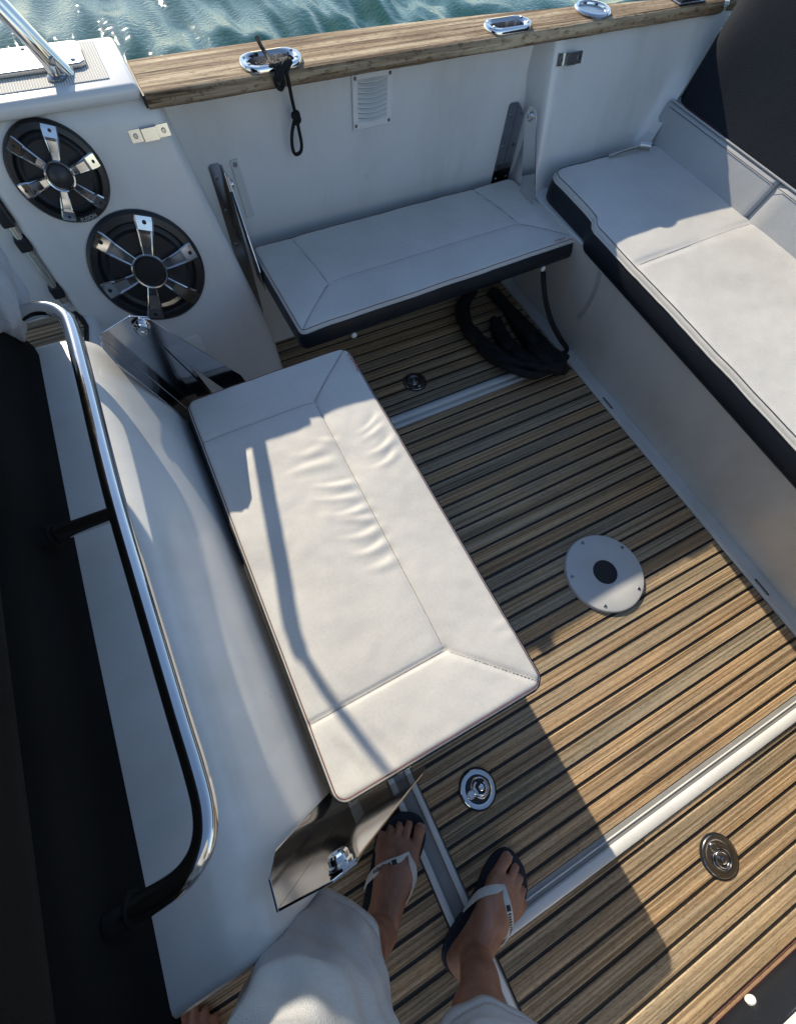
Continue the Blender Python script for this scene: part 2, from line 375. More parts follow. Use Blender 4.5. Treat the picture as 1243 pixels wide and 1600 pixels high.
# moulded strips and gutters round the hatches
def strip(name, x0, x1, y0, y1, zt, mat='gelcoat', zb=-0.02, bev=0.003):
    return box(name, (x0, y0, zb), (x1, y1, zt), mat, floor, bev, 2)
strip('drain_gutter', 0.0205, 1.268, -0.5815, -0.558, -0.0015, 'gutter_shade', bev=0.0005)
strip('hatch_frame', 0.023, 1.275, -0.6075, -0.5825, 0.007, bev=0.006)
strip('hatch_lip', 0.021, 1.266, -0.5715, -0.569, 0.0015, bev=0.0006)
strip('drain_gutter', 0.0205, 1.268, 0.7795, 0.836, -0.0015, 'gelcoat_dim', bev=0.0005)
strip('hatch_frame', 0.021, 1.266, 0.806, 0.829, 0.007, bev=0.006)
strip('hatch_lip', 0.021, 1.266, 0.783, 0.796, 0.003, bev=0.003)
strip('drain_gutter', -0.0455, 0.0225, -1.4, 1.2, -0.0025, 'gutter_shade', bev=0.0005)
strip('hatch_frame', -0.0435, -0.028, -1.4, 1.2, 0.005, bev=0.003)
strip('hatch_frame', 0.005, 0.0195, -1.4, 1.2, 0.005, bev=0.003)
strip('drain_gutter', 1.2655, 1.40, -1.4, 1.3, -0.0018, 'gelcoat', bev=0.0005)
strip('hatch_lip', 1.267, 1.279, -0.575, 1.3, 0.005, bev=0.003)
for px in ((952, 628), (1198, 912)):
    c = PZ(px[0], px[1], 0.003)
    hg = thing('hatch_hinge', c, 'small black hinge on hatch edge ' + ('below the dangling black strap' if px[0] < 1000 else 'level with the round table base'), 'hinge')
    box('hinge_leaf', (1.2795, c.y - 0.030, -0.001), (1.288, c.y + 0.030, 0.003), 'black_plastic', hg, 0.001)
    tube('hinge_pin', [(1.2765, c.y - 0.024, 0.0062), (1.2765, c.y + 0.024, 0.0062)], 0.002, 'steel_dark', hg, 8, smooth_path=False)

# ------------------------------------------------------------------ port side coaming
coam = thing('side_coaming', (0.6, 1.36, 0), 'tall white fibreglass cockpit side with weathered teak top board', 'coaming')
n_sp = V((0, 1, -0.2)).normalized(); p_sp = V((0, 1.31, 0.76))
ysp = lambda z: 1.31 - 0.2 * (0.76 - z)
def SP(x, y): return PP(x, y, p_sp, n_sp)
e_top, e_bot = SP(252, 167), SP(415, 500)
def edge_x(z):
    t = (e_top.z - z) / (e_top.z - e_bot.z); return e_top.x + (e_bot.x - e_top.x) * max(-0.05, min(1.1, t))
rows = []
for j in range(41):
    z = -0.02 + (0.792 + 0.02) * j / 40; e = edge_x(z); y = ysp(z); r = []
    top = max(0.0, (z - 0.760) / 0.032); yy = y + 0.012 * top * top
    rec = y + 0.030
    r += [(-0.305, rec, z), (-0.301, y + 0.022, z), (-0.296, y + 0.009, z), (-0.287, y + 0.002, z), (-0.274, yy, z)]
    r += [(-0.274 + (e - 0.022 + 0.274) * q / 14, yy, z) for q in range(1, 15)]
    r += [(e - 0.012, yy + 0.001, z), (e - 0.004, yy + 0.006, z), (e + 0.002, yy + 0.015, z), (e + 0.006, 1.39, z)]
    rows.append(r)
k = len(rows[0])
mobj('speaker_panel', [p for r in rows for p in r], [(j * k + i, j * k + i + 1, (j + 1) * k + i + 1, (j + 1) * k + i) for j in range(40) for i in range(k - 1)], 'gelcoat', coam, True, 50)
surf('recessed_wall', lambda u, v_: (0.02 + u * 1.26, 1.366 - 0.02 * (1 - smooth01(v_ / 0.08)), -0.02 + v_ * 0.795), 24, 30, 'gelcoat', coam)
surf('forward_wall', lambda u, v_: (-1.2 + u * 0.899, ysp(-0.02 + v_ * 0.812) + 0.029, -0.02 + v_ * 0.812), 6, 12, 'gelcoat', coam)
n_rp = V((0, 1, -0.28)).normalized(); p_rp = V((0, 1.31, 0.76))
def RP(x, y): return PP(x, y, p_rp, n_rp)
f_top, f_bot = RP(1085, 45), RP(1000, 212)
rows = []
for j in range(31):
    z = 0.30 + (0.777 - 0.30) * j / 30; y = 1.31 - 0.28 * (0.76 - z)
    t = (f_top.z - z) / (f_top.z - f_bot.z); fx = f_top.x + (f_bot.x - f_top.x) * t
    te = (0.768 - z) / (0.768 - 0.51); ex_ = 1.875 + (1.655 - 1.875) * te; ey_ = 1.285 + (1.177 - 1.285) * te
    jx = 1.174 + 0.022 * smooth01((0.70 - z) / 0.10); r = [(jx, 1.38, z), (jx + 0.002, 1.362, z), (1.202, y + 0.020, z), (1.207, y + 0.008, z), (1.216, y + 0.001, z)]
    r += [(1.216 + (fx - 0.03 - 1.216) * q / 12, y, z) for q in range(1, 13)]
    r += [(fx - 0.012, y - 0.003, z), (fx + (ex_ - fx) * 0.25, y + (ey_ - y) * 0.3, z), (fx + (ex_ - fx) * 0.6, y + (ey_ - y) * 0.72, z), (ex_ - 0.006, ey_, z), (ex_, ey_ + 0.006, z), (ex_ + 0.002, ey_ + 0.06, z)]
    rows.append(r)
k = len(rows[0])
mobj('quarter_panel', [p for r in rows for p in r], [(j * k + i, j * k + i + 1, (j + 1) * k + i + 1, (j + 1) * k + i) for j in range(30) for i in range(k - 1)], 'gelcoat', coam, True, 50)
surf('hull_side', lambda u, v_: (-1.6 + u * 3.55, (1.452 - 0.10 * max(0, (u - 0.6) / 0.4) ** 1.5) - 0.14 * v_, 0.772 - v_ * 1.35), 24, 8, 'hull_paint', coam)
# teak cap board (uneven worn lower edge)
outer = [(0.0785, 1.458), (0.2, 1.460), (0.385, 1.461), (0.55, 1.457), (0.7, 1.452), (0.85, 1.444), (1.0, 1.434), (1.16, 1.420), (1.32, 1.404), (1.5, 1.384), (1.7, 1.360), (1.915, 1.335)]
inner_y = lambda x: 1.2955
bm = bmesh.new(); N_ = 160; ring = []
rg2 = random.Random(9)
def outer_y(x):
    for (a, ya), (b, yb) in zip(outer, outer[1:]):
        if a <= x <= b: return ya + (yb - ya) * (x - a) / (b - a)
    return outer[-1][1]
for i in range(N_ + 1):
    x = 0.0785 + (1.915 - 0.0785) * i / N_; yi = inner_y(x); yo = outer_y(x); wob = 0.0004 * math.sin(x * 23) + rg2.uniform(-0.0002, 0.0002)
    pr = [(yi + 0.002, 0.7715 + wob), (yi, 0.774 + wob), (yi + wob * 0.5, 0.793), (yi + 0.003, 0.7985), (yi + 0.010, 0.8005), (yi + 0.06, 0.8012), (yo - 0.04, 0.8008), (yo - 0.008, 0.7995), (yo, 0.793), (yo, 0.775), (yo - 0.004, 0.7715)]
    xx = x + (0.004 if i == 0 else 0)
    ring.append([bm.verts.new((x, p[0], p[1])) for p in pr])
kk = len(ring[0])
for i in range(N_):
    for q in range(kk): bm.faces.new((ring[i][q], ring[i][(q + 1) % kk], ring[i + 1][(q + 1) % kk], ring[i + 1][q]))
bm.faces.new(ring[0]); bm.faces.new(ring[-1][::-1])
cap_board = bm_obj('teak_cap', bm, 'teak_cap', coam, False)
HOLES = []
# white side deck forward of the board
dk = box('side_deck', (-1.6, 1.3005, 0.786), (0.0735, 1.535, 0.815), 'gelcoat', coam, 0.011, 3)
pad = box('nonskid_pad', (-1.5, 1.336, 0.812), (0.026, 1.514, 0.8168), 'nonskid', coam, 0.0015)
box('sealant_bead', (0.0737, 1.296, 0.775), (0.0783, 1.46, 0.7965), 'caulk', coam)

# ------------------------------------------------------------------ windscreen post and its foot plate
post = thing('windscreen_post', (-0.055, 1.385, 0.805), 'thick polished steel post rising from plate on side deck', 'post')
a, b = PZ(0, 115, 0.812), PZ(148, 128, 0.812)
prism('foot_plate', [(-0.75, 1.392, 0.8172), (-0.018, 1.392, 0.8172), (-0.006, 1.402, 0.8172), (-0.004, 1.486, 0.8172), (-0.014, 1.497, 0.8172), (-0.75, 1.497, 0.8172)], (0, 0, 0.009), 'steel_satin', post, 0.002)
for x_, y_ in ((-0.028, 1.408), (-0.115, 1.482), (-0.20, 1.408)): screw((x_, y_, 0.8264), (0, 0, 1), 0.005, post, 'steel')
pp = [(-0.048, 1.388, 0.812), (-0.069, 1.386, 0.850), (-0.095, 1.385, 0.900), (-0.147, 1.385, 1.00), (-0.199, 1.385, 1.10), (-0.207, 1.385, 1.116)]
tube('post_tube', pp, 0.0210, 'steel', post, 18, flat=0.72)
lathe('frame_joint', [(0, -0.020), (0.012, -0.016), (0.0165, 0), (0.012, 0.016), (0, 0.020)], (-0.209, 1.385, 1.128), (-0.45, 0, 0.9), 'steel', post, 18)
tube('frame_tube', [(-0.209, 1.385, 1.13), (-0.205, 1.385, 1.18), (-0.190, 1.385, 1.24), (-0.172, 1.385, 1.30), (-0.160, 1.385, 1.36), (-0.158, 1.385, 1.42)], 0.0095, 'steel', post, 12)
tube('brace_tube', [(-0.072, 1.366, 0.825), (-0.079, 1.362, 0.850), (-0.093, 1.360, 0.885), (-0.130, 1.362, 0.955), (-0.165, 1.372, 1.02)], 0.011, 'steel', post, 12)
lathe('base_fitting', [(0, 0), (0.019, 0), (0.019, 0.004), (0.012, 0.007), (0.010, 0.020), (0.0125, 0.024), (0.0125, 0.032), (0, 0.034)], (-0.072, 1.366, 0.817), (0, 0, 1), 'steel_dark', post, 20)

bb_ = thing('shade_blocker', (-0.3, 1.39, 1.42), 'added unseen bimini lying on top of the windscreen post', 'blocker')  # added out of view to cast shade on the shorts
tube('blocker_roll', [(-0.66, 1.39, 1.50), (-0.60, 1.39, 1.50), (-0.45, 1.39, 1.51), (-0.25, 1.39, 1.515), (-0.13, 1.39, 1.52), (-0.10, 1.39, 1.52)], lambda t: 0.118 * (0.55 + 0.45 * min(1, 8 * t * (1 - t) * 1.4)) * (1 + 0.05 * math.sin(t * 23)), 'canvas_dark', bb_, 20)
for q_ in (-0.50, -0.24): tube('blocker_tie', [(q_, 1.39 + 0.124 * math.cos(a * math.pi / 8), 1.512 + 0.124 * math.sin(a * math.pi / 8)) for a in range(16)], 0.006, 'web_black', bb_, 6, closed=True, flat=0.4)

# ------------------------------------------------------------------ speakers
def speaker(name, px, r, label, hub_dome, brand):
    c = SP(*px); nn = -n_sp
    ex, ey, ez = frame(nn); t = thing(name, c, label, 'speaker')
    lathe('bezel', [(r * 0.80, 0.004), (r * 0.81, 0.010), (r * 0.84, 0.015), (r * 0.95, 0.013), (r, 0.006), (r, -0.004), (r * 0.8, -0.004)], c, nn, 'black_plastic', t, 64)
    lathe('cone', [(r * 0.80, 0.006), (r * 0.78, 0.0075), (r * 0.72, 0.010), (r * 0.66, 0.0065), (r * 0.62, 0.004), (r * 0.30, 0.0012), (0.0, 0.0012)], c, nn, 'cone_black', t, 48)
    rh = r * 0.27
    hub = lathe('hub', [(rh * 1.18, 0.006), (rh * 1.18, 0.019), (rh * 1.10, 0.0225), (rh * 1.0, 0.0215), (rh * 0.97, 0.016), (0, 0.016)], c, nn, 'steel_dark' if not hub_dome else 'steel', t, 48)
    lathe('dome', [(rh * 0.95, 0.0165), (rh * 0.9, 0.018), (rh * 0.8, 0.020), (rh * 0.78, 0.0225), (rh * 0.5, 0.028), (rh * 0.2, 0.0305), (0, 0.031)] if hub_dome else [(rh * 0.95, 0.0165), (rh * 0.9, 0.019), (rh * 0.5, 0.0205), (0, 0.021)], c, nn, 'dome_highlight' if hub_dome else 'black_rubber', t, 40)
    for q in range(6):
        a = math.radians(70 + 60 * q); dr = ex * math.cos(a) + ey * math.sin(a); sd = ez.cross(dr)
        P = lambda rr_, s_, h_: c + dr * (r * rr_) + sd * (r * s_) + ez * h_
        # raised metal spoke with a sunk middle face, then a flat foot over the bezel
        st = [(0.27, 0.085, 0.022), (0.45, 0.105, 0.024), (0.66, 0.128, 0.023), (0.72, 0.140, 0.020), (0.86, 0.155, 0.0165), (0.93, 0.152, 0.0145)]
        vs = []; fs = []
        for (rr_, w_, h_) in st:
            ins = 0.003 if rr_ < 0.70 else 0.0
            for s_, h2 in ((-w_, -0.014), (-w_, -0.002), (-w_ * 0.82, 0), (-w_ * 0.62, -ins), (w_ * 0.62, -ins), (w_ * 0.82, 0), (w_, -0.002), (w_, -0.014)): vs.append(P(rr_, s_, h_ + h2))
        for i in range(len(st) - 1):
            for e in range(7): fs.append((i * 8 + e, i * 8 + e + 1, (i + 1) * 8 + e + 1, (i + 1) * 8 + e))
        fs.append(tuple(range(8))); k_ = (len(st) - 1) * 8; fs.append(tuple(range(k_, k_ + 8)))
        sp_ = mobj('spoke', vs, fs, 'steel' if hub_dome else 'steel_smoke_reflect', t, False)
        if q in (0, 1, 5) or True: screw(P(0.84, 0, 0.0165), ez, r * 0.036, sp_, 'black_plastic')
    if brand:
        a = math.radians(-83); dr = ex * math.cos(a) + ey * math.sin(a)
        text_mesh('brand_lettering', 'FUSION', r * 0.115, 'grey_plastic', t, c + dr * (r * 0.905) + ez * 0.0149, ez.cross(dr), -dr)
    return t
speaker('speaker', (93.5, 271.5), 0.0945, 'smaller black round speaker with chrome spokes and domed centre', True, True)
speaker('speaker', (233.5, 420), 0.1405, 'larger black round speaker with flat centre, lower of the two', False, False)

# ------------------------------------------------------------------ little fittings on the side wall
def catch(px_list, fn, label):
    pts = [fn(*p) for p in px_list]; tl, tr, bl = pts
    ex = (tr - tl); ey = (tl - bl); L = ex.length; hgt = ey.length; ex.normalize(); ey = (ey - ex * ey.dot(ex)).normalized(); ez = ex.cross(ey)
    if ez.y > 0: ez = -ez
    c = bl + ez * 0.0006
    t = thing('strap_catch', c, label, 'catch')
    prof = [(0, 0), (0.29, 0), (0.31, 0.010), (0.69, 0.010), (0.71, 0), (1, 0)]
    vs = []
    for th in (0, 0.0022):
        for (s, h_) in prof:
            for q in (0, 1): vs.append(c + ex * (s * L) + ey * (q * hgt) + ez * (h_ + th))
    k_ = len(prof) * 2; fs = []
    for i in range(len(prof) - 1):
        fs.append((2 * i, 2 * i + 1, 2 * i + 3, 2 * i + 2)); fs.append((k_ + 2 * i, k_ + 2 * i + 1, k_ + 2 * i + 3, k_ + 2 * i + 2))
        for q in (0, 1): fs.append((2 * i + q, 2 * i + 2 + q, k_ + 2 * i + 2 + q, k_ + 2 * i + q))
    fs += [(0, 1, k_ + 1, k_), (k_ - 2, k_ - 1, 2 * k_ - 1, 2 * k_ - 2)]
    mobj('plate', vs, fs, 'steel_satin', t)
    for s in (0.14, 0.86): screw(c + ex * (s * L) + ey * (0.5 * hgt) + ez * 0.0022, ez, 0.005, t, 'steel_dark')
catch([(200, 204), (261, 191), (208, 224)], SP, 'stainless strap catch above the larger speaker')
catch([(870, 84), (908, 79), (868, 104)], RP, 'small stainless strap catch under right end of teak board')

YW = 1.3655
t = thing('vent_grille', (0.65, YW, 0.69), 'square white louvred vent under the teak board', 'vent')
x0, x1, z0, z1 = 0.593, 0.712, 0.630, 0.752
def ring_plate(name, x0, x1, z0, z1, bx, bz, y0, y1, mat, par):
    for lo, hi in (((x0, z0), (x1, z0 + bz)), ((x0, z1 - bz), (x1, z1)), ((x0, z0 + bz), (x0 + bx, z1 - bz)), ((x1 - bx, z0 + bz), (x1, z1 - bz))):
        box(name, (lo[0], y0, lo[1]), (hi[0], y1, hi[1]), mat, par, 0.0012)
ring_plate('frame', x0, x1, z0, z1, 0.016, 0.016, YW - 0.006, YW - 0.0005, 'white_plastic', t)
box('backing', (x0 + 0.01, YW - 0.0022, z0 + 0.01), (x1 - 0.01, YW - 0.0004, z1 - 0.01), 'grey_plastic', t)
for q in range(9):
    z = z0 + 0.0185 + q * 0.0106
    vs = []; fs = []
    for i in range(9):
        s = i / 8; xx = x0 + 0.0155 + s * (x1 - x0 - 0.031); bow = 0.004 * (1 - (2 * s - 1) ** 2); dz = -0.003 * (1 - (2 * s - 1) ** 2)
        for (yy, zz) in ((-0.0035, 0.005), (-0.0075 - bow, 0.0005), (-0.0075 - bow, -0.0010), (-0.0030, 0.0030)): vs.append((xx, YW + yy, z + zz + dz))
    for i in range(8):
        for e in range(4): fs.append((i * 4 + e, i * 4 + (e + 1) % 4, i * 4 + 4 + (e + 1) % 4, i * 4 + 4 + e))
    mobj('slat', vs, fs, 'white_plastic', t)
for xx in (x0 + 0.008, x1 - 0.008):
    for zz in (z0 + 0.009, z1 - 0.012): screw((xx, YW - 0.006, zz), (0, -1, 0), 0.0042, t, 'steel_dark')

t = thing('plastic_strip', (0.24, YW, 0.48), 'narrow translucent plastic strip screwed to wall beside left bracket', 'strip')
prism('strip', [(0.231, YW - 0.0004, 0.617), (0.253, YW - 0.0004, 0.619), (0.262, YW - 0.0004, 0.470), (0.238, YW - 0.0004, 0.468)], (0, -0.003, 0), 'clear_strip', t, 0.0008)
screw((0.243, YW - 0.0034, 0.607), (0, -1, 0), 0.006, t)

# stowed pole in clips on the forward wall
t = thing('stowed_pole', (-0.312, 1.25, 0.39), 'slim grey aluminium pole held upright in black clips', 'pole')
pol = lambda z, dy=0.0: V((-0.312, ysp(z) + 0.015 + dy, z))
tube('pole_tube', [pol(0.425), pol(0.79)], 0.0088, 'steel_satin', t, 14, smooth_path=False)
tube('pole_end_cap', [pol(0.418), pol(0.432)], 0.0092, 'grey_plastic', t, 14, smooth_path=False)
prism('pole_head', [pol(0.615) + V((-0.015, -0.016, 0)), pol(0.615) + V((0.0125, -0.016, 0)), pol(0.76) + V((0.0125, -0.016, 0)), pol(0.76) + V((-0.015, -0.016, 0))], (0, 0.029, 0), 'black_plastic', t, 0.004, 2)
for z in (0.462, 0.575): prism('clip', [pol(z - 0.013) + V((-0.014, -0.013, 0)), pol(z - 0.013) + V((0.0125, -0.013, 0)), pol(z + 0.013) + V((0.0125, -0.013, 0)), pol(z + 0.013) + V((-0.014, -0.013, 0))], (0, 0.026, 0), 'black_plastic', t, 0.002)

t = thing('outlet_cover', (-0.04, 1.2, 0.15), 'flush white rounded cover plate low on wall beneath larger speaker', 'cover')
c = SP(303, 541); ex, ey, ez = frame(-n_sp)
prism('cover', [c + ex * (0.030 * math.copysign(abs(math.cos(a_)) ** 0.45, math.cos(a_))) + ey * (0.034 * math.copysign(abs(math.sin(a_)) ** 0.45, math.sin(a_))) for a_ in [2 * math.pi * i / 32 for i in range(32)]], ez * 0.005, 'white_plastic', t, 0.0012)

# ------------------------------------------------------------------ fittings let into the teak board
def stadium(L, Wd, k=14):
    out = []
    r = Wd / 2; s = L / 2 - r
    for i in range(k + 1): a = -math.pi / 2 + math.pi * i / k; out.append((s + r * math.cos(a), r * math.sin(a)))
    for i in range(k + 1): a = math.pi / 2 + math.pi * i / k; out.append((-s + r * math.cos(a), r * math.sin(a)))
    return out
def loft_rings(name, rings, mat, parent, cap=True, sharp=40):
    k_ = len(rings[0]); vs = [p for r in rings for p in r]; fs = []
    for i in range(len(rings) - 1):
        for s in range(k_): fs.append((i * k_ + s, i * k_ + (s + 1) % k_, (i + 1) * k_ + (s + 1) % k_, (i + 1) * k_ + s))
    if cap: fs.append(tuple(range((len(rings) - 1) * k_, len(rings) * k_)))
    return mobj(name, vs, fs, mat, parent, True, sharp)
def fairlead(c, L, Wd, ang, label, cat='fairlead', name='fairlead', square=0.0):
    t = thing(name, c, label, cat); ca, sa = math.cos(ang), math.sin(ang)
    def rg_(l_, w_, z): return [V((c[0] + ca * x - sa * y, c[1] + sa * x + ca * y, z)) for x, y in stadium(l_, w_)]
    zt = 0.8012
    loft_rings('rim', [rg_(L, Wd, zt - 0.002), rg_(L, Wd, zt + 0.004), rg_(L - 0.005, Wd - 0.005, zt + 0.008), rg_(L - 0.020, Wd - 0.016, zt + 0.009), rg_(L - 0.034, Wd - 0.024, zt + 0.0065), rg_(L - 0.040, Wd - 0.030, zt + 0.0015)], 'steel', t, cap=False)
    loft_rings('well', [rg_(L - 0.0415, Wd - 0.0315, zt + 0.003), rg_(L - 0.044, Wd - 0.034, zt - 0.006), rg_(L - 0.047, Wd - 0.037, zt - 0.024)], 'steel_dark', t, cap=True)
    for sx in (-1, 1):
        for sy in (-1, 1): screw(V((c[0] + ca * sx * (L / 2 - 0.017) - sa * sy * Wd * 0.22, c[1] + sa * sx * (L / 2 - 0.017) + ca * sy * Wd * 0.22, zt + 0.0086)), (0, 0, 1), 0.0036, t, 'steel_satin')
    return t
fairlead((0.381, 1.343, 0.80), 0.150, 0.082, 0.02, 'oval chrome fairlead with black cord tied through it')
fairlead((1.044, 1.338, 0.80), 0.142, 0.072, 0.0, 'oval chrome fairlead in teak board above the right bracket')
# round cup holder
c = V((1.347, 1.352, 0.8012)); t = thing('cup_holder', c, 'round chrome cup holder set into the teak board', 'cup holder')
lathe('rim', [(0.052, -0.001), (0.053, 0.004), (0.050, 0.008), (0.045, 0.0085), (0.041, 0.0055), (0.040, 0.001)], c, (0, 0, 1), 'steel', t, 48)
lathe('cup', [(0.0398, 0.0018), (0.0385, -0.010), (0.036, -0.025), (0.030, -0.0258), (0, -0.0255)], c, (0, 0, 1), 'steel_dark', t, 48)
# rectangular cleat socket at the aft end
c = V((1.70, 1.330, 0.8012)); t = thing('deck_socket', c, 'dark rectangular deck socket at the far right of teak board', 'socket')
box('flange', (c.x - 0.055, c.y - 0.026, c.z), (c.x + 0.055, c.y + 0.026, c.z + 0.004), 'steel_dark', t, 0.0018)
box('lid', (c.x - 0.042, c.y - 0.017, c.z + 0.0042), (c.x + 0.042, c.y + 0.017, c.z + 0.007), 'black_plastic', t, 0.003)
# slim white stanchion at the corner
t = thing('corner_stanchion', (1.93, 1.30, 0.74), 'slim white stanchion at the aft end of teak board', 'stanchion')
tube('rod', [PY(1122, 42, 1.30), PY(1131, 8, 1.30)], 0.006, 'white_plastic', t, 10, smooth_path=False)
lathe('cap', [(0.0, 0.0), (0.010, 0.0), (0.011, 0.006), (0.007, 0.012), (0, 0.013)], PY(1131, 8, 1.30), (0, -0.2, 1), 'white_plastic', t, 16)

cutters = []
for (cx_, cy_, L_, W_h, an_) in ((0.381, 1.343, 0.108, 0.050, 0.02), (1.044, 1.338, 0.100, 0.040, 0.0), (1.347, 1.352, 0.0810, 0.0809, 0.0)):
    o_ = prism('cutter', [(cx_ + math.cos(an_) * x - math.sin(an_) * y, cy_ + math.sin(an_) * x + math.cos(an_) * y, 0.7735) for x, y in stadium(L_, W_h)], (0, 0, 0.06), 'teak_cap', None)
    md = cap_board.modifiers.new('hole', 'BOOLEAN'); md.operation = 'DIFFERENCE'; md.object = o_; md.solver = 'EXACT'; cutters.append(o_)
bpy.context.view_layer.update()
me_ = bpy.data.meshes.new_from_object(cap_board.evaluated_get(bpy.context.evaluated_depsgraph_get()))
cap_board.modifiers.clear(); cap_board.data = me_
for o_ in cutters: bpy.data.objects.remove(o_)
# cord through the fairlead
t = thing('mooring_cord', (0.40, 1.30, 0.80), 'black flecked cord hanging from oval fairlead with knotted loop', 'cord')
zt = 0.812; yf = 1.290
tube('cord_tail', [PZ(401, 58, 0.835), PZ(408, 72, 0.826), PZ(418, 88, 0.816), PZ(427, 102, 0.814), V((0.394, 1.300, 0.813))], 0.0044, 'rope_fleck', t, 9)
def W(x, y, Y=1.286): return PY(x, y, Y)
tube('hitch', [V((0.394, 1.318, 0.811)), V((0.394, 1.298, 0.8125)), W(430, 118), W(433, 134), W(439, 139), W(443, 130), W(441, 112), V((0.412, 1.300, 0.8135)), V((0.414, 1.318, 0.810))], 0.0046, 'web_black', t, 9)
tube('hitch', [V((0.401, 1.322, 0.809)), V((0.402, 1.300, 0.8145)), W(434, 116, 1.282), W(437, 126, 1.281), W(440, 116, 1.282), V((0.408, 1.302, 0.8155)), V((0.408, 1.322, 0.809))], 0.0046, 'web_black', t, 9)
YK = 1.335
tube('hanging_cord', [V((0.416, 1.300, 0.813)), W(448, 112), W(450, 124), W(453, 140, 1.30), W(457, 160, 1.32), W(461, 176, YK)], 0.0044, 'web_black', t, 9)
tube('loop', [W(461, 184, YK), W(456.5, 205, YK), W(456, 224, YK), W(459, 238, YK), W(464, 241, YK), W(470, 236, YK), W(471, 224, YK), W(467, 203, YK), W(463, 184, YK)], 0.0044, 'web_black', t, 9)
tube('knot', [W(459, 174, YK), W(465, 176, YK - .004), W(466, 182, YK - .006), W(459, 184, YK - .008), W(458, 178, YK - .006), W(465, 180, YK - .010), W(468, 188, YK - .004), W(463, 193, YK - .004), W(459, 188, YK)], 0.0046, 'web_black', t, 9)

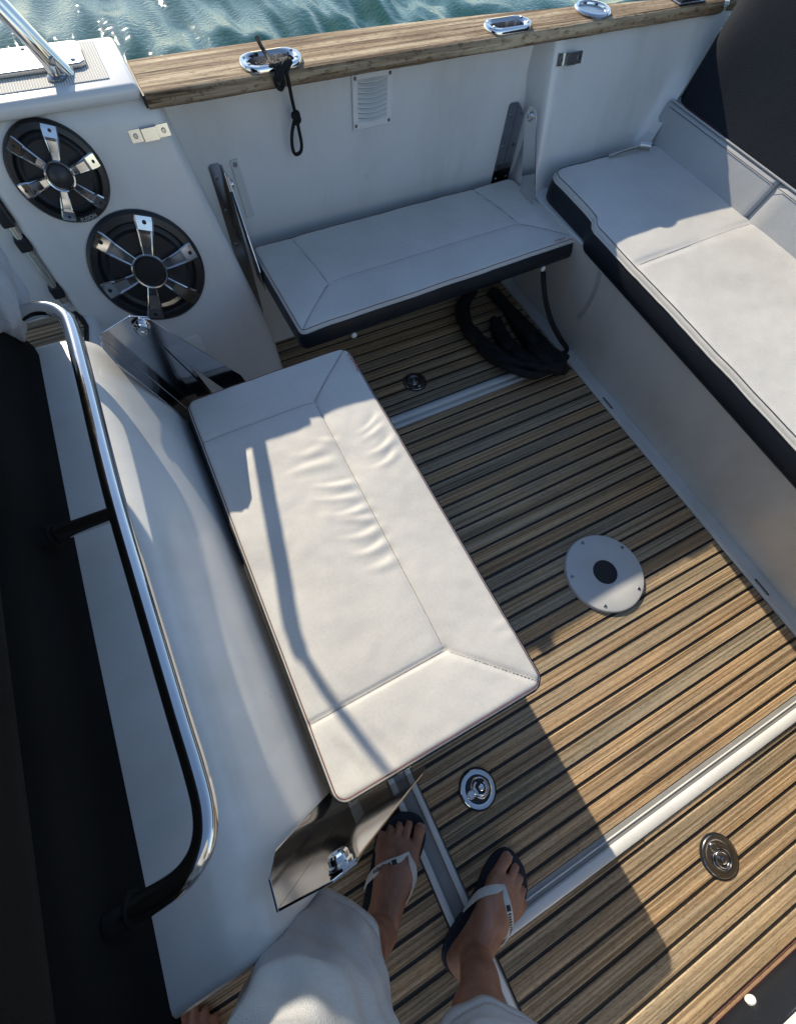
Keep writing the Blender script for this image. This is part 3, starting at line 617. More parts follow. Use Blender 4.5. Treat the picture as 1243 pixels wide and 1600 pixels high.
# ------------------------------------------------------------------ cushions
def seg_d(p, a, b):
    ab = (b[0] - a[0], b[1] - a[1]); L2 = ab[0] ** 2 + ab[1] ** 2
    t = max(0, min(1, ((p[0] - a[0]) * ab[0] + (p[1] - a[1]) * ab[1]) / L2))
    return math.hypot(p[0] - a[0] - ab[0] * t, p[1] - a[1] - ab[1] * t), t
def axis_steps(L, step):
    e = [0, 0.0012, 0.003, 0.0055, 0.0085, 0.012, 0.016, 0.020]
    k_ = max(2, round((L - 0.04) / step)); mid = [0.020 + (L - 0.04) * i / k_ for i in range(1, k_)]
    return e + mid + [L - x for x in e[::-1]]
def cushion(parent, W, L, mp, ztop, thick, top_mat, side_mat, rc=0.03, roll=0.016, seams=(), wrinkles=(), xl=None, step=0.006, stitch='thread_red', crown=0.004, top_name='cushion_top', seam_mat='thread_grey'):
    xl = xl or (lambda b: 0.0)
    A = [x / W for x in axis_steps(W, step)]; Bs = axis_steps(L, step)
    seams = [((a[0], a[1]), (b[0], b[1])) for a, b in seams]; wr = []
    for a, b, h_, s_, bow in wrinkles:
        nx_, ny_ = -(b[1] - a[1]), (b[0] - a[0])
        wr.append(([(a[0] + (b[0] - a[0]) * t_ + nx_ * bow * 4 * t_ * (1 - t_), a[1] + (b[1] - a[1]) * t_ + ny_ * bow * 4 * t_ * (1 - t_)) for t_ in [i / 6 for i in range(7)]], h_, s_))
    def hgt(a, b, X, Y):
        x0 = xl(b); da = min(a - x0, W - a); db = min(b, L - b)
        d = rc - math.hypot(rc - da, rc - db) if (da < rc and db < rc) else min(da, db)
        d = max(0, d); z = ztop + crown * (1 - math.exp(-d / 0.06))
        if d < roll: z -= roll * (1 - math.sqrt(max(0, 1 - (1 - d / roll) ** 2)))
        z += 0.0022 * mathutils.noise.noise((X * 11, Y * 11, ztop * 50)) + 0.0008 * mathutils.noise.noise((X * 31, Y * 31, 3.0))
        for s in seams:
            ds, _ = seg_d((X, Y), *s)
            if ds < 0.05: z -= 0.0034 * math.exp(-(ds / 0.0032) ** 2) + 0.0030 * math.exp(-ds / 0.016)
        for path, h_, s_ in wr:
            best = None
            for i in range(len(path) - 1):
                ds, tt = seg_d((X, Y), path[i], path[i + 1])
                if best is None or ds < best[0]:
                    ax_, ay_ = path[i]; bx_, by_ = path[i + 1]; sg = 1 if (bx_ - ax_) * (Y - ay_) - (by_ - ay_) * (X - ax_) > 0 else -1
                    best = (ds, (i + tt) / (len(path) - 1), sg)
            ds, tt, sg = best; s2 = s_ * (0.55 + 0.75 * tt)
            if ds < 3.5 * s2:
                fade = smooth01(tt / 0.75) * (1 - 0.75 * smooth01((tt - 0.75) / 0.25)) if tt > 0.02 and tt < 0.999 else 0
                q_ = ds / s2
                z += h_ * fade * (math.exp(-q_ * q_) - 0.45 * math.exp(-((q_ * sg - 1.5) / 0.8) ** 2))
        return z
    vs = []
    for b in Bs:
        e = min(b, L - b); ins = rc - math.sqrt(max(0, rc * rc - (rc - e) ** 2)) if e < rc else 0
        lo = xl(b) + ins; hi = W - ins
        for u in A:
            a = lo + (hi - lo) * u; X, Y = mp(a, b); vs.append(V((X, Y, hgt(a, b, X, Y))))
    nu, nv = len(A), len(Bs)
    fs = [(j * nu + i, j * nu + i + 1, (j + 1) * nu + i + 1, (j + 1) * nu + i) for j in range(nv - 1) for i in range(nu - 1)]
    top = mobj(top_name, vs, fs, top_mat, parent, True)
    loop = [i for i in range(nu)] + [j * nu + nu - 1 for j in range(1, nv)] + [(nv - 1) * nu + i for i in range(nu - 2, -1, -1)] + [j * nu for j in range(nv - 2, 0, -1)]
    P = [vs[i] for i in loop]; k_ = len(P)
    c0 = sum(P, V()) / k_
    nrm = []
    for i in range(k_):
        d = P[(i + 1) % k_] - P[i - 1]; nn = V((d.y, -d.x, 0)); nn = nn.normalized() if nn.length > 1e-9 else V((0, 0, 0))
        nrm.append(nn)
    area = sum(P[i].x * P[(i + 1) % k_].y - P[(i + 1) % k_].x * P[i].y for i in range(k_))
    if area < 0: nrm = [-x for x in nrm]
    zb = ztop - thick
    rings = [[P[i] + V((0, 0, -0.0005)) for i in range(k_)]]
    for o_, f_ in ((0.003, 0.15), (0.006, 0.5), (0.004, 0.85), (-0.004, 1.0), (-0.03, 1.0)):
        rings.append([V((P[i].x + nrm[i].x * o_, P[i].y + nrm[i].y * o_, P[i].z + (zb - P[i].z) * f_)) for i in range(k_)])
    loft_rings('side_band', rings, side_mat, parent, True, 60)
    # piping on the top edge and a stitch row inside it
    tube('piping', [P[i] + nrm[i] * 0.0012 for i in range(0, k_, 2)], 0.0022, side_mat if stitch == 'thread_red' else top_mat, parent, 6, closed=True, smooth_path=False)
    if stitch:
        Q = []
        for i in range(0, k_, 2):
            q = P[i] - nrm[i] * 0.006; Q.append(V((q.x, q.y, P[i].z + roll * 0.885)))
        tube('stitching', Q, 0.0010, stitch, top, 5, closed=True, smooth_path=False)
    kd = mathutils.kdtree.KDTree(len(vs))
    for i, p in enumerate(vs): kd.insert((p.x, p.y, 0), i)
    kd.balance()
    for a, b in seams:
        if (V((a[0], a[1])) - V((b[0], b[1]))).length < 0.02: continue
        pts = []
        for i in range(61):
            X = a[0] + (b[0] - a[0]) * (0.02 + 0.96 * i / 60); Y = a[1] + (b[1] - a[1]) * (0.02 + 0.96 * i / 60)
            near = kd.find_n((X, Y, 0), 3); pts.append(V((X, Y, sum(vs[q_[1]].z for q_ in near) / 3 - 0.0001)))
        tube('seam', pts, 0.0008, seam_mat, top, 5, smooth_path=False)
    return top
def bilin(A_, B_, C_, D_, W, L):
    # A=(0,0) B=(W,0) C=(W,L) D=(0,L)
    return lambda a, b: (A_[0] * (1 - a / W) * (1 - b / L) + B_[0] * (a / W) * (1 - b / L) + C_[0] * (a / W) * (b / L) + D_[0] * (1 - a / W) * (b / L),
                         A_[1] * (1 - a / W) * (1 - b / L) + B_[1] * (a / W) * (1 - b / L) + C_[1] * (a / W) * (b / L) + D_[1] * (1 - a / W) * (b / L))
def snap(c, nrm, parent, r=0.0085):
    lathe('snap_button', [(0, 0.004), (r * 0.7, 0.0038), (r, 0.002), (r, -0.002), (0, -0.002)], c, nrm, 'snap_white', parent, 18)

ZS = 0.42
def frayed(parent, pts, z):
    for (x0_, y0_, x1_, y1_) in pts:
        p_, q_ = PZ(x0_, y0_, z), PZ(x1_, y1_, z); tube('frayed_thread', [p_, (p_ + q_) / 2 + V((0.002, 0.001, 0.001)), q_], 0.0016, 'thread_pink', parent, 6, flat=0.5)
# near fold-down seat
s1 = thing('fold_down_seat', (0.1, 0.35, 0), 'wrinkled white fold-down seat partly sunlit in front of chrome rail', 'seat', 'fold-down cockpit seats')
q = lambda x, y: tuple(PZ(x, y, ZS))[:2]
A_, B_, C_, D_ = (-0.126, -0.131), (0.322, -0.131), (0.324, 0.836), (-0.121, 0.826)
sA, sB, sC, sD = (-0.118, 0.690), (0.171, 0.694), (0.172, 0.016), (-0.121, 0.013)
wr = []
cr = lambda x, y: q(400 + x / 2.96, 440 + y / 2.96)
for a, b, h_, s_ in [((230, 740), (380, 745), .0022, .008), ((80, 925), (410, 825), .0035, .011), ((225, 945), (475, 925), .0045, .007), ((225, 1005), (500, 985), .0035, .007),
                     ((262, 1072), (545, 1022), .0042, .008), ((300, 1112), (575, 1095), .0035, .007), ((335, 1180), (600, 1115), .0040, .008), ((400, 1262), (625, 1180), .0045, .008), ((460, 1335), (665, 1268), .0035, .009),
                     ((440, 712), (575, 605), .0035, .007), ((455, 748), (600, 645), .0040, .008), ((470, 808), (650, 700), .0045, .008), ((500, 868), (665, 762), .0040, .008), ((120, 800), (330, 760), .002, .010)]:
    wr.append((cr(*a), cr(*b), h_ * 0.8, s_ * 1.15, random.uniform(-0.16, 0.10)))
for a, b, h_ in [((765, 985), (800, 975), .002), ((775, 1005), (812, 990), .002), ((455, 1020), (520, 1110), -.003), ((500, 1140), (560, 1215), -.003), ((535, 1110), (620, 1200), -.002)]:
    wr.append((q(*a), q(*b), h_, .012, 0.05))
cushion(s1, 0.447, 0.965, bilin(A_, B_, C_, D_, 0.447, 0.965), ZS - 0.004, 0.066, 'vinyl_white', 'vinyl_navy', rc=0.026, roll=0.014, seams=[(sA, sB), (sB, sC), (sC, sD), (sB, (0.318, 0.832)), (sC, (0.318, -0.127))], wrinkles=wr, step=0.0055)
box('seat_board', (-0.1395, -0.12, ZS - 0.083), (0.30, 0.82, ZS - 0.0715), 'board_gap_shade', s1, 0.003)  # extended past the cushion to block sun through the gap
frayed(s1, [(542, 553, 550, 562), (547, 560, 552, 567), (553, 566, 559, 576), (556, 573, 558, 580)], ZS + 0.0005)
# side fold-down seat
s2 = thing('fold_down_seat', (0.72, 1.13, 0), 'shaded white fold-down seat against the side wall under the vent', 'seat', 'fold-down cockpit seats')
A2, B2, C2, D2 = (0.226, 0.926), (1.226, 0.957), (1.194, 1.328), (0.218, 1.311)
tA, tB, tC, tD = (0.347, 1.307), (0.374, 1.077), (1.072, 1.095), (1.021, 1.325)
cushion(s2, 0.99, 0.378, bilin(A2, B2, C2, D2, 0.99, 0.378), ZS - 0.002, 0.072, 'vinyl_white', 'vinyl_navy', rc=0.022, roll=0.014, seams=[(tA, tB), (tB, tC), (tC, tD), (tB, (0.232, 0.932)), (tC, (1.222, 0.962))], step=0.008)
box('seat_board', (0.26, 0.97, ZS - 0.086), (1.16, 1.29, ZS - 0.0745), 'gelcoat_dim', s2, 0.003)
for px in ((553, 524), (848, 420)):
    p = PP(px[0], px[1], (0.226, 0.920, 0), V((-0.031, 1, 0)).normalized()); snap(p, (0.031, -1, 0.1), s2)
frayed(s2, [(866, 377, 876, 374), (874, 375, 882, 371)], ZS + 0.0025)
# third seat at the bottom right
s3 = thing('fold_down_seat', (0.8, -0.9, 0), 'navy-sided seat corner with white snap at the bottom right', 'seat', 'fold-down cockpit seats')
cushion(s3, 0.95, 0.40, bilin((0.27, -1.10), (1.22, -1.10), (1.22, -0.705), (0.27, -0.705), 0.95, 0.40), ZS + 0.004, 0.09, 'vinyl_white', 'vinyl_navy', rc=0.02, roll=0.014, step=0.02)
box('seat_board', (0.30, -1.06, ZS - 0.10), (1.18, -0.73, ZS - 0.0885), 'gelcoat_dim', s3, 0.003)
snap(PY(1172, 1563, -0.6985), (0, 1, 0.1), s3)
for zq in (0.338, 0.347): tube('hem_stitching', [(0.30, -0.6992, zq), (1.18, -0.6992, zq)], 0.0007, 'thread_red', s3, 5, smooth_path=False)

# ------------------------------------------------------------------ seat brackets
def plate_poly(name, pts, nrm, th, mat, parent):
    nn = V(nrm).normalized(); return prism(name, [V(p) for p in pts], nn * th, mat, parent, 0.0006)
def bolt(c, nrm, r, parent, hh=0.008):
    o = lathe('pivot_bolt', [(0, 0), (r, 0), (r, 0.002), (r * 0.86, 0.004), (r * 0.86, hh * 0.8), (r * 0.72, hh), (r * 0.42, hh), (r * 0.36, hh * 0.65), (0, hh * 0.65)], c, nrm, 'steel', parent, 28)
    return o
# on the side wall: left and right of the side seat
for side, x0, lab in ((-1, 0.172, 'left'), (1, 1.134, 'right')):
    b_ = thing('seat_bracket', (x0, YW, 0.3), 'polished steel bracket on side wall at the ' + lab + ' end of the shaded seat', 'bracket', 'polished seat brackets')
    xa, xb = (x0, x0 + 0.034) if side < 0 else (x0, x0 + 0.040)
    yb = 1.3655
    plate_poly('wall_plate', [(xa, yb, 0.10), (xb, yb, 0.10), (xb, yb, 0.612), (xb - 0.006, yb, 0.618), (xa + 0.006, yb, 0.618), (xa, yb, 0.612)], (0, -1, 0), 0.003, 'steel_smoke_reflect', b_)
    xf = xb if side < 0 else xb - 0.003
    fd = 0.030 if side < 0 else 0.070
    plate_poly('flange', [(xf, yb - 0.0035, 0.12), (xf, yb - 0.5 * fd, 0.20), (xf, yb - fd, 0.56), (xf, yb - fd + 0.012, 0.600), (xf, yb - 0.0035, 0.614)], (1, 0, 0), 0.003, 'steel_smoke_reflect', b_)
    xr_ = xf + (0.0035 if side < 0 else -0.0035)
    if side < 0:
        plate_poly('arm', [(xr_, yb - 0.010, 0.590), (xr_, yb - 0.022, 0.602), (xr_, yb - 0.038, 0.600), (xr_, yb - 0.050, 0.580), (xr_, yb - 0.150, 0.40), (xr_, yb - 0.160, 0.345), (xr_, yb - 0.085, 0.345), (xr_, yb - 0.075, 0.40), (xr_, yb - 0.018, 0.556)], (1, 0, 0), 0.003, 'steel', b_)
        bolt((xr_ + 0.003, yb - 0.030, 0.580), (1, 0, 0), 0.013, b_)
    else:
        plate_poly('arm', [(xr_, 1.312, 0.602), (xr_, 1.304, 0.626), (xr_, 1.290, 0.636), (xr_, 1.272, 0.634), (xr_, 1.261, 0.622), (xr_, 1.163, 0.455), (xr_, 1.150, 0.36), (xr_, 1.225, 0.36), (xr_, 1.245, 0.455)], (-1, 0, 0), 0.003, 'steel', b_)
        bolt((xr_ - 0.003, 1.287, 0.612), (-1, 0, 0), 0.013, b_)
    for zz in (0.585, 0.50, 0.40): screw(((xa + xb) / 2 + (-0.004 if side < 0 else -0.004), yb - 0.003, zz), (0, -1, 0), 0.005, b_)
# on the moulded module: near and far end of the near seat
for sgn, y0, lab in ((1, 0.868, 'far'), (-1, -0.158, 'near')):
    b_ = thing('seat_bracket', (-0.17, y0, 0.3), 'polished steel bracket with large pivot bolt at the ' + lab + ' end of the wrinkled seat', 'bracket', 'polished seat brackets')
    d = V((-0.075, 0, 0.235)).normalized()                 # lies up the sloping face
    base = V((-0.122, 0, 0.30)); top_ = V((-0.203, 0, 0.620))
    if sgn < 0: top_ = V((-0.198, 0, 0.642)); base = V((-0.122, 0, 0.30))
    nx = V((top_ - base).cross(V((0, 1, 0)))).normalized(); nx = nx if nx.x > 0 else -nx
    wy = 0.052; ya, yb = (y0 - 0.004, y0 - 0.004 - wy) if sgn > 0 else (y0 + 0.0, y0 + wy)
    up_ = (top_ - base).normalized()
    plate_poly('face_plate', [V((base.x, ya, base.z)), V((base.x, yb, base.z)), V((top_.x, yb, top_.z)) - up_ * 0.035, V((top_.x, yb, top_.z)) + V((0, (ya - yb) * 0.35, 0)) - up_ * 0.004, V((top_.x, ya, top_.z))], nx, 0.003, 'steel_smoke_reflect', b_)
    o_ = V((0, ya, 0)) + nx * 0.0035
    fl = [base + o_, top_ + o_, top_ + o_ + nx * 0.074 + up_ * 0.004, top_ + o_ + nx * 0.100 - up_ * 0.016, top_ + o_ + nx * 0.102 - up_ * 0.06, base + o_ + nx * 0.075]
    plate_poly('flange', fl, (0, 1, 0), 0.003, 'steel_smoke_reflect', b_)
    piv = (top_ + o_ + nx * 0.078 - up_ * 0.024)
    so = -sgn                                           # arm sits on the seat side of the flange
    yo = V((0, 0.0072 if so > 0 else -0.0042, 0)); yo = V((0, 0.0036, 0)) if so > 0 else V((0, -0.0036, 0))
    tgt = V((0.032, ya, 0.405)); tg2 = V((-0.07, ya, 0.372))
    pa = V((piv.x, ya, piv.z))
    arm = [pa + V((-0.016, 0, 0.010)), pa + V((0.004, 0, 0.022)), pa + V((0.022, 0, 0.012)), tgt, tgt + V((0.012, 0, -0.055)), tg2 + V((0.02, 0, -0.03)), tg2, pa + V((-0.014, 0, -0.012))]
    if sgn > 0: plate_poly('arm', [p + yo for p in [arm[0], arm[1], arm[2], arm[3], arm[4], V((-0.02, ya, 0.372)), pa + V((0.012, 0, -0.05)), V((-0.055, ya, 0.372)), V((-0.09, ya, 0.38)), arm[7]]], (0, so, 0), 0.003, 'steel_smoke_reflect', b_)
    else: plate_poly('arm', [p + yo for p in arm], (0, so, 0), 0.003, 'steel_smoke_reflect', b_)
    bolt(pa + yo * 1.0 + V((0, so * 0.003, 0)), (0, so, 0), 0.0165, b_, 0.013)

# ------------------------------------------------------------------ moulded module in front of the helm seat
mod = thing('moulded_seat_base', (-0.3, 0.35, 0), 'white moulded seat base with rounded sloping face behind the wrinkled seat', 'seat base')
prof = [(-0.128, -0.02), (-0.129, 0.10), (-0.131, 0.22), (-0.136, 0.32), (-0.150, 0.405), (-0.172, 0.475), (-0.193, 0.527), (-0.213, 0.567), (-0.234, 0.592), (-0.258, 0.604), (-0.285, 0.608), (-0.36, 0.608), (-0.80, 0.608), (-0.80, -0.02)]
prof = [tuple(p)[:2] for p in [V((a[0], a[1], 0)) for a in prof]]
PR = [(v_.x, v_.y) for v_ in catmull([V((a, c_, 0)) for a, c_ in prof[:12]], 4)] + prof[12:]
ys = [-0.205, -0.2045, -0.203, -0.200, -0.196, -0.189] + [-0.15 + 1.0 * i / 30 for i in range(31)] + [0.868, 0.889, 0.896, 0.900, 0.903, 0.9045, 0.905]
rows = []
for y in ys:
    e = min(y + 0.205, 0.905 - y); R_ = 0.016; ins = R_ - math.sqrt(max(0, R_ * R_ - (R_ - e) ** 2)) if e < R_ else 0
    r = []
    for (x, z) in PR:
        cxx, czz = -0.45, 0.25
        sx = x - ins if x > -0.7 else x
        sz = z - ins * smooth01((z - 0.35) / 0.2)
        r.append((sx, y, sz))
    rows.append(r)
k = len(PR); nv = len(rows)
fs = [(j * k + i, j * k + i + 1, (j + 1) * k + i + 1, (j + 1) * k + i) for j in range(nv - 1) for i in range(k - 1)] + [tuple(range(k)), tuple(range((nv - 1) * k, nv * k))]
mobj('moulding', [p for r in rows for p in r], fs, 'gelcoat', mod, True, 50)

# moulded step with teak pad beyond it
st = thing('boarding_step', (-0.45, 1.2, 0), 'white moulded step with small teak pad below the stowed pole', 'step')
box('step_block', (-0.80, 0.93, -0.02), (-0.262, 1.366, 0.392), 'gelcoat', st, 0.018, 3)
pad = prism('pad_border', [(-0.70, 1.005, 0.3915), (-0.335, 1.005, 0.3915), (-0.318, 1.02, 0.3915), (-0.285, 1.20, 0.3915), (-0.288, 1.225, 0.3915), (-0.32, 1.325, 0.3915), (-0.335, 1.338, 0.3915), (-0.70, 1.338, 0.3915)], (0, 0, 0.004), 'caulk', st)
for i in range(7):
    y0 = 1.012 + i * 0.0462; y1 = y0 + 0.040
    xr0 = -0.325 + (0.034 * (y0 - 1.02) / 0.18 if y0 < 1.2 else 0.034 - 0.035 * (y0 - 1.2) / 0.125); xr1 = -0.325 + (0.034 * (y1 - 1.02) / 0.18 if y1 < 1.2 else 0.034 - 0.035 * (y1 - 1.2) / 0.125)
    prism('plank', [(-0.69, y0, 0.394), (xr0 - 0.004, y0, 0.394), (xr1 - 0.004, y1, 0.394), (-0.69, y1, 0.394)], (0, 0, 0.004), 'teak_deck', pad)

# ------------------------------------------------------------------ helm seat back, towel and grab rail
hs = thing('helm_seat', (-0.5, 0.3, 0.6), 'tall black helm seat back filling the left edge', 'seat')
def hs_x(z):
    return -0.318 - 0.018 * smooth01((z - 0.60) / 0.12) - 0.020 * math.exp(-((z - 0.735) / 0.012) ** 2) + 0.062 * smooth01((z - 0.745) / 0.12)
y0h, y1h = -0.62, 0.925
def hs_fn(u, v_):
    z = 0.590 + v_ * 0.67; y = y0h + (y1h - y0h) * u; e = min(u, 1 - u) * (y1h - y0h)
    ins = 0.05 - math.sqrt(max(0, 0.0025 - (0.05 - e) ** 2)) if e < 0.05 else 0
    wob = -0.006 + 0.0012 * math.sin(y * 5 + z * 4)
    topr = max(0, (z - 1.18) / 0.08); return (hs_x(z) - ins + wob - 0.05 * topr * topr + 0.004 - 0.024 * (0.87 - y), y, z)
us = 60
surf('back_shell', hs_fn, us, 70, 'helm_black', hs, thick=(-0.16, 0, 0))
tw = thing('folded_towel', (-0.36, 1.03, 0.6), 'pale grey fluffy towel hanging at the left edge above the rail end', 'towel')
def tw_fn(u, v_):
    # soft lump draped over the seat corner
    th = v_ * math.pi; ph = u * 2 * math.pi
    cx_, cy_, cz_ = -0.345, 0.955, 0.735
    nx_, ny_, nz_ = math.sin(th) * math.cos(ph), math.sin(th) * math.sin(ph), math.cos(th)
    r_ = 1 + 0.06 * math.sin(5 * ph + 3 * th) + 0.05 * math.sin(9 * th + 2 * ph) + 0.02 * math.sin(17 * ph + 11 * th)
    s = lambda v__, p: math.copysign(abs(v__) ** p, v__)
    return (cx_ + 0.062 * s(nx_, 0.8) * r_, cy_ + 0.115 * s(ny_, 0.8) * r_, cz_ + 0.10 * s(nz_, 0.8) * r_)
surf('towel', tw_fn, 72, 48, 'towel_cloth', tw)
rail = thing('grab_rail', (-0.32, 0.4, 0.68), 'long bent chrome grab rail on the black helm seat back', 'rail')
ZR = 0.68
rp = [(-0.345, 0.905, 0.672), (-0.30, 0.903, 0.676), (-0.268, 0.899, ZR), (-0.244, 0.886, ZR), (-0.229, 0.862, ZR), (-0.2235, 0.825, ZR), (-0.225, 0.70, ZR), (-0.229, 0.55, ZR), (-0.231, 0.414, ZR), (-0.229, 0.25, ZR), (-0.227, 0.10, ZR), (-0.2255, 0.03, ZR), (-0.227, -0.015, ZR), (-0.236, -0.045, ZR), (-0.254, -0.064, ZR), (-0.285, -0.073, ZR - 0.003), (-0.352, -0.074, ZR - 0.01)]
tube('rail_tube', rp, 0.0142, 'steel', rail, 24, per=6)
tube('standoff', [(-0.352, 0.420, 0.668), (-0.30, 0.419, 0.674), (-0.236, 0.414, ZR)], 0.0118, 'steel', rail, 18, smooth_path=False)
for yy in (0.905, 0.42, -0.074): lathe('rail_flange', [(0, 0), (0.019, 0), (0.019, 0.002), (0.0165, 0.004), (0.0146, 0.005), (0.0146, 0.010), (0, 0.010)], (hs_x(0.672) - (0.018 if yy > 0.88 else -0.001), yy, 0.670), (1, 0, 0.08), 'helm_black', rail, 28)

# ------------------------------------------------------------------ aft bench
bb = thing('aft_bench', (1.5, 0, 0), 'white moulded front of the aft bench leaning out over floor', 'bench')
surf('front_face', lambda u, v_: (1.318 - 0.124 * v_ + 0.006 * math.exp(-v_ / 0.03), -1.42 + 2.70 * u, -0.004 + 0.430 * v_), 40, 24, 'gelcoat', bb)
box('bench_top', (1.20, -1.42, 0.405), (1.95, 1.25, 0.4245), 'gelcoat', bb, 0.004)
n_bf = V((0.43, 0, 0.124)).normalized()
BF = lambda x, y: PP(x, y, (1.318, 0, 0), n_bf)
screw(BF(1130, 632) , -n_bf, 0.007, bb, 'steel_dark')
tb = thing('velcro_tab', BF(937, 425), 'narrow grey strap tab stuck on bench front under the cushion', 'strap')
tabp = [BF(938, 425), BF(933, 446), BF(924, 467), BF(914, 484), BF(903, 496)]
vs = []; fs = []
for i, p in enumerate(tabp):
    tt = (tabp[min(i + 1, 4)] - tabp[max(i - 1, 0)]).normalized(); sd = tt.cross(n_bf).normalized()
    for o_, h_ in ((-0.009, 0.001), (-0.009, 0.003), (0.009, 0.003), (0.009, 0.001)): vs.append(p + sd * o_ - n_bf * h_)
for i in range(4):
    for e in range(4): fs.append((i * 4 + e, i * 4 + (e + 1) % 4, i * 4 + 4 + (e + 1) % 4, i * 4 + 4 + e))
fs += [(0, 1, 2, 3), (16, 17, 18, 19)]
mobj('tab', vs, fs, 'grey_plastic', tb)
bc = thing('bench_cushion', (1.45, 0, 0.43), 'long white aft bench cushion with navy side, half in sun', 'cushion')
ZB = 0.51; LB = 2.40; yb0 = -1.215
def b_map(a, b):
    y = yb0 + b; return (1.141 + 0.047 * y + a * (1.692 - 1.141 - 0.047 * y) / 0.55, y)
def b_xl(b):
    y = yb0 + b; return 0.030 * smooth01((y - 0.885) / 0.05)
ysm = PZ(985, 415, ZB).y
seamB = [((1.19, ysm), (1.69, ysm + 0.012))]
cushion(bc, 0.55, LB, b_map, ZB - 0.004, 0.086, 'vinyl_white', 'vinyl_navy', rc=0.045, roll=0.018, seams=seamB, xl=b_xl, step=0.012, stitch='thread_dark', seam_mat='vinyl_white')
bs = thing('backrest_pad', (1.70, 0, 0.51), 'low light grey backrest pads along the rear of the bench', 'backrest')
ysp2 = PX(1212, 292, 1.712).y
def pad_fn(y0, y1):
    def fn(u, v_):
        y = y0 + (y1 - y0) * u; e = min(u * (y1 - y0), (1 - u) * (y1 - y0)); zz = 0.47 + 0.134 * v_
        rd = 0.012 * (1 - min(1, e / 0.012)) ** 2 + 0.012 * max(0, 1 - (1 - v_) * 0.134 / 0.012) ** 2
        return (1.672 + 0.36 * (zz - 0.51) + rd, y, zz)
    return fn
surf('pad', pad_fn(ysp2 + 0.0015, 1.235), 60, 24, 'vinyl_grey', bs, thick=(0.05, 0, 0))
surf('pad', pad_fn(-1.2, ysp2 - 0.0015), 60, 24, 'vinyl_grey', bs, thick=(0.05, 0, 0))
tube('top_piping', [(1.7105, -1.2, 0.606), (1.7105, 1.22, 0.606)], 0.003, 'vinyl_grey', bs, 8, smooth_path=False)
for dx, zq in ((-0.004, 0.594), (0.016, 0.6085)): tube('stitching', [(1.7035 + dx, -1.2, zq), (1.7035 + dx, 1.21, zq)], 0.0008, 'thread_dark' if dx < 0 else 'thread_red', bs, 5, smooth_path=False)
bo = thing('canvas_bolster', (1.78, 0, 0.6), 'large charcoal canvas backrest cover at the top right corner', 'backrest')
def bo_fn(u, v_):
    y = -1.25 + (1.235 + 1.25) * u; z = 0.604 + 0.42 * v_; e = (1.235 - y)
    bulge = 0.02 * math.sin(min(1, v_ * 1.3) * math.pi * 0.5); end = 0.05 * math.exp(-e / 0.03)
    wob = 0.003 * math.sin(y * 7 + v_ * 5)
    return (1.716 + 0.22 * (z - 0.604) - bulge * 0.3 + end + wob, y + 0.0 * v_, z)
surf('canvas', bo_fn, 80, 40, 'canvas_dark', bo, thick=(0.10, 0, 0))
# bench corner catch
cl = thing('bench_clasp', PZ(1003, 232, 0.515), 'grey hinge arm and clasp at the inner corner of the bench', 'clasp')
p0, p1 = PZ(950, 244, 0.512), PZ(1006, 229, 0.517)
tube('hinge_arm', [p0, (p0 + p1) / 2 + V((0, 0, 0.004)), p1], 0.007, 'steel_satin', cl, 10, flat=0.5)
e_ = (p1 - p0).normalized()
tube('clasp_body', [p1 - e_ * 0.012 + V((0, 0.012, 0.004)), p1 + e_ * 0.012 + V((0, -0.014, 0.006))], 0.011, 'steel_satin', cl, 12, smooth_path=False)

# ------------------------------------------------------------------ floor fittings
c = V((0.8345, 0.0, 0.0)); t = thing('table_base_plate', c, 'round white table base plate with dark socket and screws in floor', 'base plate')
lathe('disc', [(0.040, 0.002), (0.040, 0.0125), (0.0425, 0.0138), (0.120, 0.0125), (0.1265, 0.0105), (0.129, 0.006), (0.129, -0.003), (0.040, -0.003)], c, (0, 0, 1), 'plate_grey', t, 72, up=(0, 1, 0))
lathe('socket', [(0.0398, 0.0122), (0.0385, 0.0090), (0.037, 0.0015), (0.028, 0.0012), (0.027, 0.004), (0.0, 0.004)], c, (0, 0, 1), 'black_plastic', t, 40, up=(0, 1, 0))
for px in ((908, 846), (971, 856), (996, 919), (945, 950), (889, 902)):
    p = PZ(px[0], px[1], 0.0135); d = (p - c); d.z = 0; d = d.normalized() * 0.1125
    screw(c + d + V((0, 0, 0.0122)), (0, 0, 1), 0.0056, t, 'steel_dark')
d = V((0.062, -0.094, 0)).normalized() * 0.1125
